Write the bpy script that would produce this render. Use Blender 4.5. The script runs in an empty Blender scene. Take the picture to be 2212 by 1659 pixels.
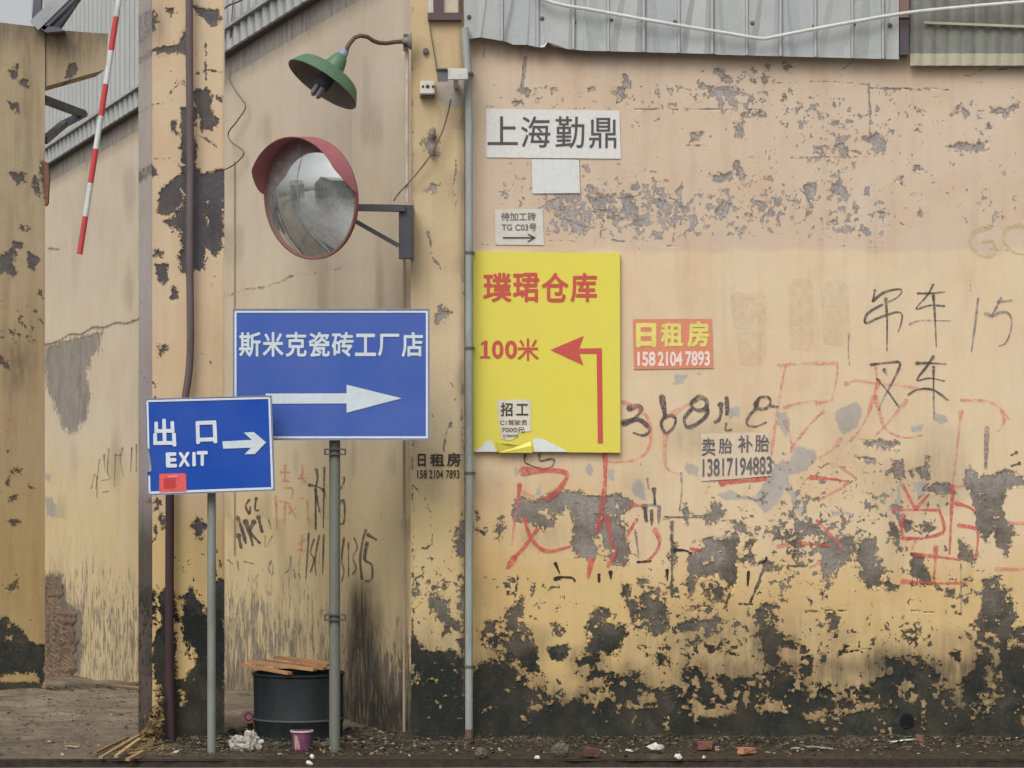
import bpy, bmesh, math, random
import numpy as np
from mathutils import Vector, Matrix
random.seed(7)
SC = bpy.context.scene
COL = SC.collection

# ------------------------------------------------------------------ camera, sky, sun, exposure
F = 5309.0; CU = 1106.0; HV = 1018.0; EYE = 1.6          # focal length and horizon in units of a 2212-wide picture
cam_d = bpy.data.cameras.new('camera'); cam = bpy.data.objects.new('camera', cam_d); COL.objects.link(cam)
cam.location = (0, 0, EYE); cam.rotation_euler = (math.radians(90), 0, 0)
cam_d.sensor_width = 36; cam_d.lens = 36*F/2212; cam_d.shift_y = (HV-829.5)/2212
cam_d.clip_start = 0.1; cam_d.clip_end = 3000
SC.camera = cam

world = bpy.data.worlds.new('World'); SC.world = world; world.use_nodes = True
wn = world.node_tree; wn.nodes.clear()
sky = wn.nodes.new('ShaderNodeTexSky'); sky.sky_type = 'NISHITA'; sky.sun_disc = False
sky.sun_elevation = math.radians(48); sky.sun_rotation = math.radians(200)
sky.air_density = 1.0; sky.dust_density = 6.0; sky.ozone_density = 1.0
hs = wn.nodes.new('ShaderNodeHueSaturation'); hs.inputs['Saturation'].default_value = 0.12
bg = wn.nodes.new('ShaderNodeBackground'); bg.inputs['Strength'].default_value = 0.15
wo = wn.nodes.new('ShaderNodeOutputWorld')
wn.links.new(sky.outputs[0], hs.inputs['Color']); wn.links.new(hs.outputs[0], bg.inputs['Color']); wn.links.new(bg.outputs[0], wo.inputs[0])

sun_d = bpy.data.lights.new('sun', 'SUN'); sun = bpy.data.objects.new('sun', sun_d); COL.objects.link(sun)
sun_d.energy = 0.66; sun_d.angle = math.radians(35); sun_d.color = (1, 0.985, 0.95)
_az = math.radians(200); _el = math.radians(48)
sdir = Vector((math.sin(_az)*math.cos(_el), math.cos(_az)*math.cos(_el), math.sin(_el)))
sun.rotation_euler = sdir.to_track_quat('Z', 'Y').to_euler()
SC.view_settings.view_transform = 'Standard'; SC.view_settings.look = 'None'
SC.view_settings.exposure = 0.15; SC.view_settings.gamma = 1.0
SC.view_settings.use_curve_mapping = False

# ------------------------------------------------------------------ places
D0 = 14.6                                   # distance of the front wall
def P(u, v, Y): return Vector(((u-CU)/F*Y, Y, EYE+(HV-v)/F*Y))
def flat(Y): return lambda u, v, e=0.0: P(u, v, Y)+Vector((0, -e, 0))
front = flat(D0)
SN = Vector((-.9324, -.3613, 0))            # outward normal of the side wall
def side_Y(u): return D0*(888+951)/(u+951)
def side(u, v, e=0.0): return P(u, v, side_Y(u))+SN*e
BACK = Vector((-.3875, 1, 0))               # the direction in which the side wall and the columns run back
def column(Y): return lambda u, v, e=0.0: P(u, v, Y)-BACK*e
def sx(Y, z, e=0.0):                        # side wall by depth and height
    return Vector(((888-CU)/F*D0-.3875*(Y-D0), Y, z))+SN*e
def gz(y):                                  # ground height
    return 0.0 if y < 17.8 else -0.07*(min(y, 27)-17.8)
def Z(ox, oy, w):                           # crops of the photograph used for reading off positions
    k = w/2212/1.8228
    return lambda pts: [((ox/1.8228)+x*k, (oy/1.8228)+y*k) for x, y in pts]
zA = Z(0,0,1008); zB = Z(900,0,1008); zC = Z(1800,0,1008); zD = Z(2700,0,1332); zE = Z(0,700,1008); zF = Z(850,1100,1008)
zG = Z(1750,700,1008); zH = Z(2400,1100,816); zI = Z(3216,1000,816); zJ = Z(0,1400,1008); zK = Z(0,2268,1008)
zL = Z(850,1700,1008); zM = Z(850,2268,1008); zN = Z(1750,1500,1008); zO = Z(2700,1500,1332); zQ = Z(1750,2268,1008)
zR = Z(2700,2268,1332); zS = Z(2500,1900,800); zT = Z(3200,0,832); zU = Z(540,1500,600*2212/1991)
zV = Z(960,480,700*2212/2002); zI0 = lambda p: p

# ------------------------------------------------------------------ node helpers
def lin(c): return c/12.92 if c <= 0.04045 else ((c+0.055)/1.055)**2.4
def C(r, g, b): return (lin(r/255), lin(g/255), lin(b/255), 1)
class NT:
    def __init__(s, name):
        s.m = bpy.data.materials.new(name); s.m.use_nodes = True; s.t = s.m.node_tree; s.t.nodes.clear()
        s.out = s.t.nodes.new('ShaderNodeOutputMaterial'); s._co = None
    def put(s, sock, val):
        if isinstance(val, bpy.types.NodeSocket): s.t.links.new(val, sock)
        elif val is not None: sock.default_value = val
    def co(s):
        if s._co is None: s._co = s.t.nodes.new('ShaderNodeTexCoord').outputs['Object']
        return s._co
    def vec(s, sx_, sy_, sz_, off=(0,0,0)):
        n = s.t.nodes.new('ShaderNodeMapping'); s.put(n.inputs['Vector'], s.co()); n.inputs['Scale'].default_value = (sx_, sy_, sz_); n.inputs['Location'].default_value = off
        return n.outputs[0]
    def noise(s, scale, detail=5, rough=.55, vec=None, dist=0, color=False):
        n = s.t.nodes.new('ShaderNodeTexNoise'); s.put(n.inputs['Vector'], vec or s.co())
        n.inputs['Scale'].default_value = scale; n.inputs['Detail'].default_value = detail
        n.inputs['Roughness'].default_value = rough; n.inputs['Distortion'].default_value = dist
        return n.outputs[1 if color else 0]
    def attr(s, name):
        n = s.t.nodes.new('ShaderNodeAttribute'); n.attribute_name = name; return n.outputs['Fac']
    def math(s, op, a, b=None, clamp=False):
        n = s.t.nodes.new('ShaderNodeMath'); n.operation = op; n.use_clamp = clamp
        s.put(n.inputs[0], a); s.put(n.inputs[1], b); return n.outputs[0]
    def mr(s, x, a, b, c=0.0, d=1.0, smooth=False):
        n = s.t.nodes.new('ShaderNodeMapRange'); n.clamp = True
        if smooth: n.interpolation_type = 'SMOOTHSTEP'
        s.put(n.inputs[0], x)
        for i, q in enumerate((a, b, c, d)): s.put(n.inputs[1+i], q)
        return n.outputs[0]
    def mix(s, f, a, b, mode='MIX'):
        n = s.t.nodes.new('ShaderNodeMix'); n.data_type = 'RGBA'; n.blend_type = mode
        s.put(n.inputs[0], f); s.put(n.inputs[6], a); s.put(n.inputs[7], b); return n.outputs[2]
    def ramp(s, f, stops):
        n = s.t.nodes.new('ShaderNodeValToRGB'); e = n.color_ramp.elements
        while len(e) > 1: e.remove(e[0])
        e[0].position = stops[0][0]; e[0].color = stops[0][1]
        for p, c in stops[1:]:
            k = e.new(p); k.color = c
        s.put(n.inputs[0], f); return n.outputs[0]
    def bump(s, h, dist=.002, strength=1, prev=None):
        n = s.t.nodes.new('ShaderNodeBump'); n.inputs['Distance'].default_value = dist; n.inputs['Strength'].default_value = strength
        s.put(n.inputs['Height'], h); s.put(n.inputs['Normal'], prev) if prev else None; return n.outputs[0]
    def done(s, color, rough=.8, normal=None, metal=0, spec=.3, alpha=None):
        p = s.t.nodes.new('ShaderNodeBsdfPrincipled')
        s.put(p.inputs['Base Color'], color); s.put(p.inputs['Roughness'], rough); s.put(p.inputs['Metallic'], metal)
        s.put(p.inputs['Specular IOR Level'], spec)
        if normal: s.put(p.inputs['Normal'], normal)
        if alpha is not None:
            t = s.t.nodes.new('ShaderNodeBsdfTransparent'); x = s.t.nodes.new('ShaderNodeMixShader')
            s.put(x.inputs[0], alpha); s.t.links.new(t.outputs[0], x.inputs[1]); s.t.links.new(p.outputs[0], x.inputs[2]); s.t.links.new(x.outputs[0], s.out.inputs[0])
        else: s.t.links.new(p.outputs[0], s.out.inputs[0])
        return s.m

_mats = {}
def paint(name, rgb, rough=.6, dirt=.25, dirtc=(95, 88, 80), scale=6, metal=0, spec=.3, bump=.0006, streak=False, fine=60):
    if name in _mats: return _mats[name]
    n = NT(name)
    v = n.vec(1, 1, .22) if streak else None
    a = n.noise(scale, 6, .65, vec=v); b = n.noise(fine, 3, .6)
    f = n.math('MULTIPLY', n.mr(a, .42, .72), dirt)
    c = n.mix(f, C(*rgb), C(*dirtc))
    g = n.mr(b, .3, .75, 1.06, .88)
    c = n.mix(1.0, c, n.ramp(g, [(0, (0, 0, 0, 1)), (1, (1, 1, 1, 1))]), 'MULTIPLY')
    rr = n.mr(a, .3, .7, max(.05, rough-.1), min(1, rough+.12))
    _mats[name] = n.done(c, rr, n.bump(n.math('ADD', b, a), bump), metal, spec)
    return _mats[name]

def wall_material(name, tones, bare, bare_noise=9.0, streaky=0.0, dirtk=.35, chipscale=26, pale=(160, 158, 155)):
    n = NT(name)
    A = n.attr
    big = n.noise(1.3, 5, .6); mid = n.noise(9, 6, .62, dist=.4); fine = n.noise(70, 5, .65); grit = n.noise(260, 3, .6)
    st = n.noise(10, 5, .6, vec=n.vec(1, 1, .09)); st2 = n.noise(34, 4, .6, vec=n.vec(1, 1, .12, (3, 0, 1)))
    tone = n.math('ADD', A('tone'), n.mr(mid, .3, .7, -.06, .06))
    col = n.ramp(tone, tones)
    col = n.mix(n.mr(big, .35, .65, 0, .55), col, n.mix(1.0, col, C(246, 242, 238), 'MULTIPLY'))
    col = n.mix(n.mr(n.noise(3.1, 4, .6, vec=n.vec(1, 1, 1, (7, 3, 2))), .45, .7, 0, .5), col, n.mix(1.0, col, C(250, 238, 226), 'MULTIPLY'))
    col = n.mix(n.mr(st, .5, .75, 0, dirtk), col, n.mix(1.0, col, C(216, 208, 200), 'MULTIPLY'))
    col = n.mix(n.mr(fine, .52, .75, 0, .3), col, n.mix(1.0, col, C(216, 208, 200), 'MULTIPLY'))
    # hair cracks and small brown specks
    sp = n.noise(120, 2, .5, vec=n.vec(1, 1, 1, (1, 5, 2)))
    col = n.mix(n.mr(sp, .70, .76, 0, .5), col, C(135, 110, 88))
    # soot and damp on the paint, plus edge shade put into the colour
    gr = n.math('MULTIPLY', A('grime_shade'), n.mr(n.math('ADD', st2, n.math('MULTIPLY', mid, .6)), .55, 1.05, .45, 1.2), clamp=True)
    col = n.mix(gr, col, n.mix(n.mr(n.noise(4, 5, .6), .4, .6), C(76, 70, 66), C(110, 84, 62)))
    # pale patches of covering paint
    pw = n.math('ADD', A('pale'), n.math('ADD', n.mr(fine, .3, .7, -4, 4), n.mr(mid, .3, .7, -5, 5)))
    pm = n.mr(pw, 1.5, -1.5, 0, .78)
    col = n.mix(pm, col, n.mix(n.mr(mid, .35, .65), C(*pale), C(pale[0]-18, pale[1]-20, pale[2]-22)))
    # bare plaster where the paint has come off
    bw = n.math('ADD', A('bare'), n.math('ADD', n.mr(n.noise(42, 6, .7, vec=n.vec(1, 1, 1, (2, 8, 5)), dist=.5), .32, .68, -bare_noise*1.1, bare_noise*1.1), n.mr(mid, .3, .7, -bare_noise*.8, bare_noise*.8)))
    bm_ = n.mr(bw, 1.2, -1.0)
    ch = n.noise(chipscale, 6, .62, dist=.3)
    cluster = n.noise(2.6, 3, .5, vec=n.vec(1, 1, 1, (4, 9, 1)))
    ce = n.math('ADD', ch, n.mr(cluster, .35, .68, -.07, .07))
    th = n.mr(A('dens'), 0, .7, .785, .49)
    cm = n.mr(n.math('SUBTRACT', ce, th), -.004, .008)
    m = n.math('MAXIMUM', bm_, cm)
    if streaky:
        se = n.noise(17, 7, .68, vec=n.vec(1, 1, .4, (2, 2, 2)), dist=.6)
        sth = n.mr(A('streak'), 0, 1, .82, .42)
        m2 = n.mr(n.math('SUBTRACT', se, sth), -.01, .02, 0, .8)
        soft = n.mr(n.math('SUBTRACT', n.noise(9, 5, .65, vec=n.vec(1, 1, .28), dist=.4), sth), -.08, .06, 0, .45)
        col = n.mix(soft, col, C(150, 134, 115))
        s3 = n.noise(5.5, 7, .68, vec=n.vec(1, 1, .45, (5, 7, 3)), dist=.3)
        col = n.mix(n.mr(n.math('SUBTRACT', s3, n.mr(A('streak'), 0, 1, .82, .44)), -.02, .03, 0, .6), col, n.mix(n.mr(fine, .35, .65), C(146, 134, 122), C(124, 112, 100)))
        m = n.math('MAXIMUM', m, m2)
    mo = n.math('ADD', A('mould'), n.mr(n.noise(5, 6, .7), .3, .7, -.22, .22))
    bc = n.ramp(mo, bare)
    bc = n.mix(n.mr(fine, .35, .7, 0, .75), bc, n.mix(1.0, bc, C(190, 188, 186), 'MULTIPLY'))
    bc = n.mix(n.mr(n.noise(3.3, 6, .68, vec=n.vec(1, 1, .7, (6, 2, 8))), .48, .68, 0, .5), bc, n.mix(.6, bc, C(104, 92, 70)))
    bc = n.mix(n.mr(n.noise(12, 5, .7, vec=n.vec(1, 1, .3, (1, 2, 6))), .5, .72, 0, .5), bc, n.mix(1.0, bc, C(170, 176, 178), 'MULTIPLY'))
    bc = n.mix(n.mr(n.noise(45, 5, .6, vec=n.vec(1, 1, 1, (8, 1, 4))), .6, .72, 0, .35), bc, n.mix(.5, bc, C(150, 140, 128)))
    # darker broken rim of the remaining paint
    rim = n.mr(bw, 4.5, 1.0, 0, .5)
    col = n.mix(rim, col, n.mix(1.0, col, C(196, 184, 170), 'MULTIPLY'))
    col = n.mix(m, col, bc)
    col = n.mix(n.math('MULTIPLY', gr, .8), col, n.mix(n.mr(mid, .35, .65), C(40, 42, 40), C(60, 58, 52)))
    h = n.math('SUBTRACT', n.math('MULTIPLY', fine, .25), m)
    h = n.math('ADD', h, n.math('MULTIPLY', grit, .12))
    nb = n.bump(h, .006, .9); nb = n.bump(big, .03, .5, nb)
    return n.done(col, n.mr(m, 0, 1, .72, .92), nb, spec=.2)

# ------------------------------------------------------------------ object helpers
def tag(o, label=None, cat=None, group=None, kind=None):
    if label: o['label'] = label
    if cat: o['category'] = cat
    if group: o['group'] = group
    if kind: o['kind'] = kind
    return o
def thing(name, label, cat, loc, group=None):
    o = bpy.data.objects.new(name, None); COL.objects.link(o); o.location = loc; o.empty_display_size = .2
    return tag(o, label, cat, group)
def link(name, me, mat=None, parent=None):
    o = bpy.data.objects.new(name, me); COL.objects.link(o)
    if mat is not None:
        for m in (mat if isinstance(mat, (list, tuple)) else [mat]): me.materials.append(m)
    if parent is not None:
        o.parent = parent
        r = parent; off = Vector(parent.location)
        while r.parent is not None:
            r = r.parent
            if r.type == 'EMPTY': off = Vector(r.location)
        if parent.type == 'EMPTY': o.matrix_parent_inverse = Matrix.Translation(-Vector(parent.location))
    return o
def obj(name, bm, mat, parent=None, smooth=False):
    bmesh.ops.recalc_face_normals(bm, faces=bm.faces)
    me = bpy.data.meshes.new(name); bm.to_mesh(me); bm.free()
    if smooth:
        for p in me.polygons: p.use_smooth = True
        try: me.set_sharp_from_angle(angle=math.radians(40))
        except Exception: pass
    return link(name, me, mat, parent)
def hexa(bm, c8):
    vs = [bm.verts.new(c) for c in c8]
    for f in ((0,1,2,3), (7,6,5,4), (0,4,5,1), (1,5,6,2), (2,6,7,3), (3,7,4,0)): bm.faces.new([vs[i] for i in f])
def prism(bm, pts, back):                   # polygon of world points pushed back by a vector
    n = len(pts); back = Vector(back)
    a = [bm.verts.new(p) for p in pts]; b = [bm.verts.new(Vector(p)+back) for p in pts]
    bm.faces.new(a); bm.faces.new(b[::-1])
    for i in range(n): bm.faces.new((a[i], b[i], b[(i+1) % n], a[(i+1) % n]))
def folded(bm, top, bot, back):              # folded sheet with thickness from two edge lines
    back = Vector(back); n = len(top)
    a = [bm.verts.new(p) for p in top]; b = [bm.verts.new(p) for p in bot]
    c = [bm.verts.new(Vector(p)+back) for p in top]; d = [bm.verts.new(Vector(p)+back) for p in bot]
    for i in range(n-1):
        bm.faces.new((a[i], b[i], b[i+1], a[i+1])); bm.faces.new((c[i], c[i+1], d[i+1], d[i]))
        bm.faces.new((a[i], a[i+1], c[i+1], c[i])); bm.faces.new((b[i], d[i], d[i+1], b[i+1]))
    bm.faces.new((a[0], c[0], d[0], b[0])); bm.faces.new((a[-1], b[-1], d[-1], c[-1]))
def plate(u0, v0, u1, v1, Y, t, bm=None):   # upright board facing the street
    bm = bm or bmesh.new()
    prism(bm, [P(u0, v0, Y), P(u1, v0, Y), P(u1, v1, Y), P(u0, v1, Y)], (0, t, 0)); return bm
def poly(pts, Y, t, bm=None, surf=None, e=0):
    bm = bm or bmesh.new(); s = surf or flat(Y)
    prism(bm, [s(u, v, e) for u, v in pts], (0, t, 0)); return bm
def frame_axes(d):
    d = d.normalized(); up = Vector((0, 0, 1)) if abs(d.z) < .95 else Vector((1, 0, 0))
    a = d.cross(up).normalized(); return a, d.cross(a).normalized()
def tube(pts, r, seg=10, bm=None, caps=True):
    bm = bm or bmesh.new(); pts = [Vector(p) for p in pts]; n = len(pts)
    rs = r if isinstance(r, (list, tuple)) else [r]*n
    rings = []; prev = None
    for i, p in enumerate(pts):
        d = (pts[min(i+1, n-1)]-pts[max(i-1, 0)])
        if prev is None: a, b = frame_axes(d)
        else:
            dn = d.normalized(); a = (prev-dn*prev.dot(dn)).normalized(); b = dn.cross(a)
        prev = a
        rings.append([bm.verts.new(p+(a*math.cos(2*math.pi*k/seg)+b*math.sin(2*math.pi*k/seg))*rs[i]) for k in range(seg)])
    for i in range(n-1):
        for k in range(seg): bm.faces.new((rings[i][k], rings[i][(k+1) % seg], rings[i+1][(k+1) % seg], rings[i+1][k]))
    if caps: bm.faces.new(rings[0][::-1]); bm.faces.new(rings[-1])
    return bm
def beam(p, q, w, h, up=(0, 0, 1), bm=None):
    bm = bm or bmesh.new(); p = Vector(p); q = Vector(q); d = (q-p).normalized(); up = Vector(up)
    a = d.cross(up).normalized()*w/2; b = a.cross(d).normalized()*h/2
    hexa(bm, [p-a-b, p+a-b, p+a+b, p-a+b, q-a-b, q+a-b, q+a+b, q-a+b]); return bm
def lathe(o, ax, prof, seg=32, bm=None, close=False):
    bm = bm or bmesh.new(); ax = Vector(ax).normalized(); a, b = frame_axes(ax); o = Vector(o); rings = []
    for h, r in prof:
        if r < 1e-5: rings.append([bm.verts.new(o+ax*h)])
        else: rings.append([bm.verts.new(o+ax*h+(a*math.cos(2*math.pi*k/seg)+b*math.sin(2*math.pi*k/seg))*r) for k in range(seg)])
    for i in range(len(rings)-1):
        A, B = rings[i], rings[i+1]
        for k in range(seg):
            k2 = (k+1) % seg
            if len(A) == 1 and len(B) == 1: continue
            if len(A) == 1: bm.faces.new((A[0], B[k], B[k2]))
            elif len(B) == 1: bm.faces.new((A[k], B[0], A[k2]))
            else: bm.faces.new((A[k], A[k2], B[k2], B[k]))
    return bm
def catmull(pts, n=8):
    if len(pts) < 3: 
        (a, b), (c, d) = pts[0], pts[-1]
        return [(a+(c-a)*i/6, b+(d-b)*i/6) for i in range(7)]
    q = [pts[0]]+list(pts)+[pts[-1]]; out = []
    for i in range(1, len(q)-2):
        p0, p1, p2, p3 = [np.array(x, float) for x in q[i-1:i+3]]
        for k in range(n):
            t = k/n
            out.append(tuple(.5*((2*p1)+(-p0+p2)*t+(2*p0-5*p1+4*p2-p3)*t*t+(-p0+3*p1-3*p2+p3)*t**3)))
    out.append(tuple(pts[-1])); return out
_lay = [0]
def stroke(bm, pts, w, surf, e=.0018, sharp=False):
    """a painted brush stroke lying on a surface, as a thin film of paint"""
    _lay[0] = (_lay[0]+1) % 24; e = e+_lay[0]*.00012
    c = catmull(pts, 7) if not sharp else [tuple(p) for p in pts]
    n = len(c); L = []; R = []; ph = random.random()*9
    for i, (x, y) in enumerate(c):
        x0, y0 = c[max(i-1, 0)]; x1, y1 = c[min(i+1, n-1)]
        dx, dy = x1-x0, y1-y0; l = math.hypot(dx, dy) or 1; nx, ny = -dy/l, dx/l
        t = i/(n-1); ww = w/2*(1+.22*math.sin(ph+t*5)+.12*math.sin(ph*3+t*17))*(.85 if sharp else 1)
        if not sharp: ww *= 1+.35*math.exp(-(t/.12)**2)-.25*t
        ee = e+i*4e-6
        L.append(bm.verts.new(surf(x+nx*ww, y+ny*ww, ee))); R.append(bm.verts.new(surf(x-nx*ww, y-ny*ww, ee)))
        if i in (0, n-1):
            sgn = -1 if i == 0 else 1; cx, cy = dx/l*sgn, dy/l*sgn
            arc = [bm.verts.new(surf(x+(nx*math.cos(a)+cx*math.sin(a))*ww, y+(ny*math.cos(a)+cy*math.sin(a))*ww, ee)) for a in (math.pi*.25, math.pi*.5, math.pi*.75)]
            bm.faces.new([L[-1]]+arc+[R[-1]])
    for i in range(n-1): bm.faces.new((L[i], L[i+1], R[i+1], R[i]))
def graffiti(parent, mat, surf, groups, label=None, name='graffiti'):
    kw = {'red_paint': 1.22, 'faded_red_paint': 1.45, 'black_paint': 1.12}.get(mat.name, 1.1)
    items = [(zz(st), w*kw) for zz, w, lst in groups for st in lst]
    boxes = [(min(p[0] for p in q)-w, min(p[1] for p in q)-w, max(p[0] for p in q)+w, max(p[1] for p in q)+w) for q, w in items]
    lab = list(range(len(items)))
    for i in range(len(items)):
        for j in range(i):
            a, b = boxes[i], boxes[j]
            if a[0] < b[2] and b[0] < a[2] and a[1] < b[3] and b[1] < a[3]:
                o, n_ = lab[i], lab[j]; lab = [n_ if q == o else q for q in lab]
    for k in sorted(set(lab)):
        bm = bmesh.new()
        for (q, w), l in zip(items, lab):
            if l == k: stroke(bm, q, w, surf)
        me = bpy.data.meshes.new(name); bm.to_mesh(me); bm.free()
        o = link(name, me, mat, parent)
        if label: o['label'] = label
def ink(name, rgb, cover=.85, patch=.5, rough=.7):
    n = NT(name)
    a = n.noise(28, 5, .65); b = n.noise(150, 3, .6); c = n.noise(5, 3, .5)
    k = n.math('ADD', n.math('MULTIPLY', a, .55), n.math('ADD', n.math('MULTIPLY', b, .3), n.math('MULTIPLY', c, .35)))
    dr = n.noise(60, 4, .7, vec=n.vec(1, 1, 1, (3, 3, 3)), dist=1.2)
    al = n.math('MULTIPLY', n.mr(k, .64-.10*patch, .64-.10*patch+.12, cover, cover*(1-patch)), n.mr(dr, .47, .62, 1, 1-patch*.85))
    return n.done(n.mix(n.mr(a, .3, .7), C(*rgb), C(*[min(255, int(q*1.2+8)) for q in rgb])), rough, alpha=al)
def lettering(s, quad, surf, mat, parent, bold=0.0, e=.002, name='lettering', n_obj=True):
    """flat lettering fitted into a box (u0,v0,u1,v1) or four corners TL,TR,BR,BL on a surface"""
    cu = bpy.data.curves.new('t', 'FONT'); cu.body = s; cu.resolution_u = 5
    o = bpy.data.objects.new('t', cu); COL.objects.link(o); bpy.context.view_layer.update()
    dg = bpy.context.evaluated_depsgraph_get(); me = bpy.data.meshes.new_from_object(o.evaluated_get(dg))
    bpy.data.objects.remove(o); bpy.data.curves.remove(cu)
    me.materials.clear()
    xs = [v.co.x for v in me.vertices]; ys = [v.co.y for v in me.vertices]
    x0, x1, y0, y1 = min(xs)-bold, max(xs)+bold, min(ys)-bold, max(ys)+bold
    if len(quad) == 4 and not isinstance(quad[0], (tuple, list)):
        a, b, c, d = quad; quad = ((a, b), (c, b), (c, d), (a, d))
    TL, TR, BR, BL = quad
    base = [(v.co.x, v.co.y) for v in me.vertices]; fcs = [tuple(p.vertices) for p in me.polygons]
    shifts = [(0, 0)] if bold <= 0 else [(0, 0)]+[(bold*math.cos(k*math.pi/4), bold*math.sin(k*math.pi/4)) for k in range(8)]
    V_, F_ = [], []
    for k, (dx, dy) in enumerate(shifts):
        o_ = len(V_)
        for x, y in base:
            s_ = (x+dx-x0)/(x1-x0); t = (y1-y-dy)/(y1-y0)
            u = (TL[0]*(1-s_)+TR[0]*s_)*(1-t)+(BL[0]*(1-s_)+BR[0]*s_)*t
            w = (TL[1]*(1-s_)+TR[1]*s_)*(1-t)+(BL[1]*(1-s_)+BR[1]*s_)*t
            V_.append(surf(u, w, e+k*.00006))
        F_ += [tuple(o_+i for i in f) for f in fcs]
    bpy.data.meshes.remove(me); me = bpy.data.meshes.new(name); me.from_pydata(V_, [], F_)
    me.name = name
    return link(name, me, mat, parent)

# ------------------------------------------------------------------ weathered paint sheets
def lattice(shape_u, shape_v, U, V, cell, seed):
    r = np.random.RandomState(seed)
    g = r.rand(shape_v, shape_u)*2-1
    x = (U/cell) % (shape_u-1); y = (V/cell) % (shape_v-1)
    i = np.floor(x).astype(int); j = np.floor(y).astype(int); fx = x-i; fy = y-j
    fx = fx*fx*(3-2*fx); fy = fy*fy*(3-2*fy)
    return (g[j, i]*(1-fx)+g[j, i+1]*fx)*(1-fy)+(g[j+1, i]*(1-fx)+g[j+1, i+1]*fx)*fy
def warp(U, V, amp, seed):
    a = np.zeros_like(U); b = np.zeros_like(U)
    for k, (cell, w) in enumerate(((46, 1.0), (20, .6), (9, .42))):
        a += w*lattice(97, 89, U+5000, V+5000, cell, seed+k*7); b += w*lattice(97, 89, U+5000, V+5000, cell, seed+k*7+3)
    return U+a*amp, V+b*amp
def sdf(U, V, pl, pad=45):
    out = np.full(U.shape, 60.0); p = np.array(pl, float)
    sel = (U > p[:, 0].min()-pad) & (U < p[:, 0].max()+pad) & (V > p[:, 1].min()-pad) & (V < p[:, 1].max()+pad)
    x = U[sel]; y = V[sel]
    if x.size == 0: return out
    d2 = np.full(x.shape, 1e9); ins = np.zeros(x.shape, bool)
    for k in range(len(p)):
        ax, ay = p[k]; bx, by = p[(k+1) % len(p)]
        ex, ey = bx-ax, by-ay; L = ex*ex+ey*ey or 1e-9
        t = np.clip(((x-ax)*ex+(y-ay)*ey)/L, 0, 1)
        d2 = np.minimum(d2, (x-ax-t*ex)**2+(y-ay-t*ey)**2)
        if ay != by:
            c = ((ay > y) != (by > y)) & (x < (bx-ax)*(y-ay)/(by-ay)+ax); ins ^= c
    d = np.sqrt(d2); d[ins] *= -1
    out[sel] = np.minimum(d, 60); return out
def line_sdf(U, V, pts, w):
    d = np.full(U.shape, 60.0)
    for (ax, ay), (bx, by) in zip(pts[:-1], pts[1:]):
        ex, ey = bx-ax, by-ay; L = ex*ex+ey*ey or 1e-9
        t = np.clip(((U-ax)*ex+(V-ay)*ey)/L, 0, 1)
        d = np.minimum(d, np.hypot(U-ax-t*ex, V-ay-t*ey)-w)
    return d
def sm(x, a, b):
    t = np.clip((x-a)/(b-a), 0, 1); return t*t*(3-2*t)
def blob(U, V, u, v, ru, rv): return np.exp(-(((U-u)/ru)**2+((V-v)/rv)**2))
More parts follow.
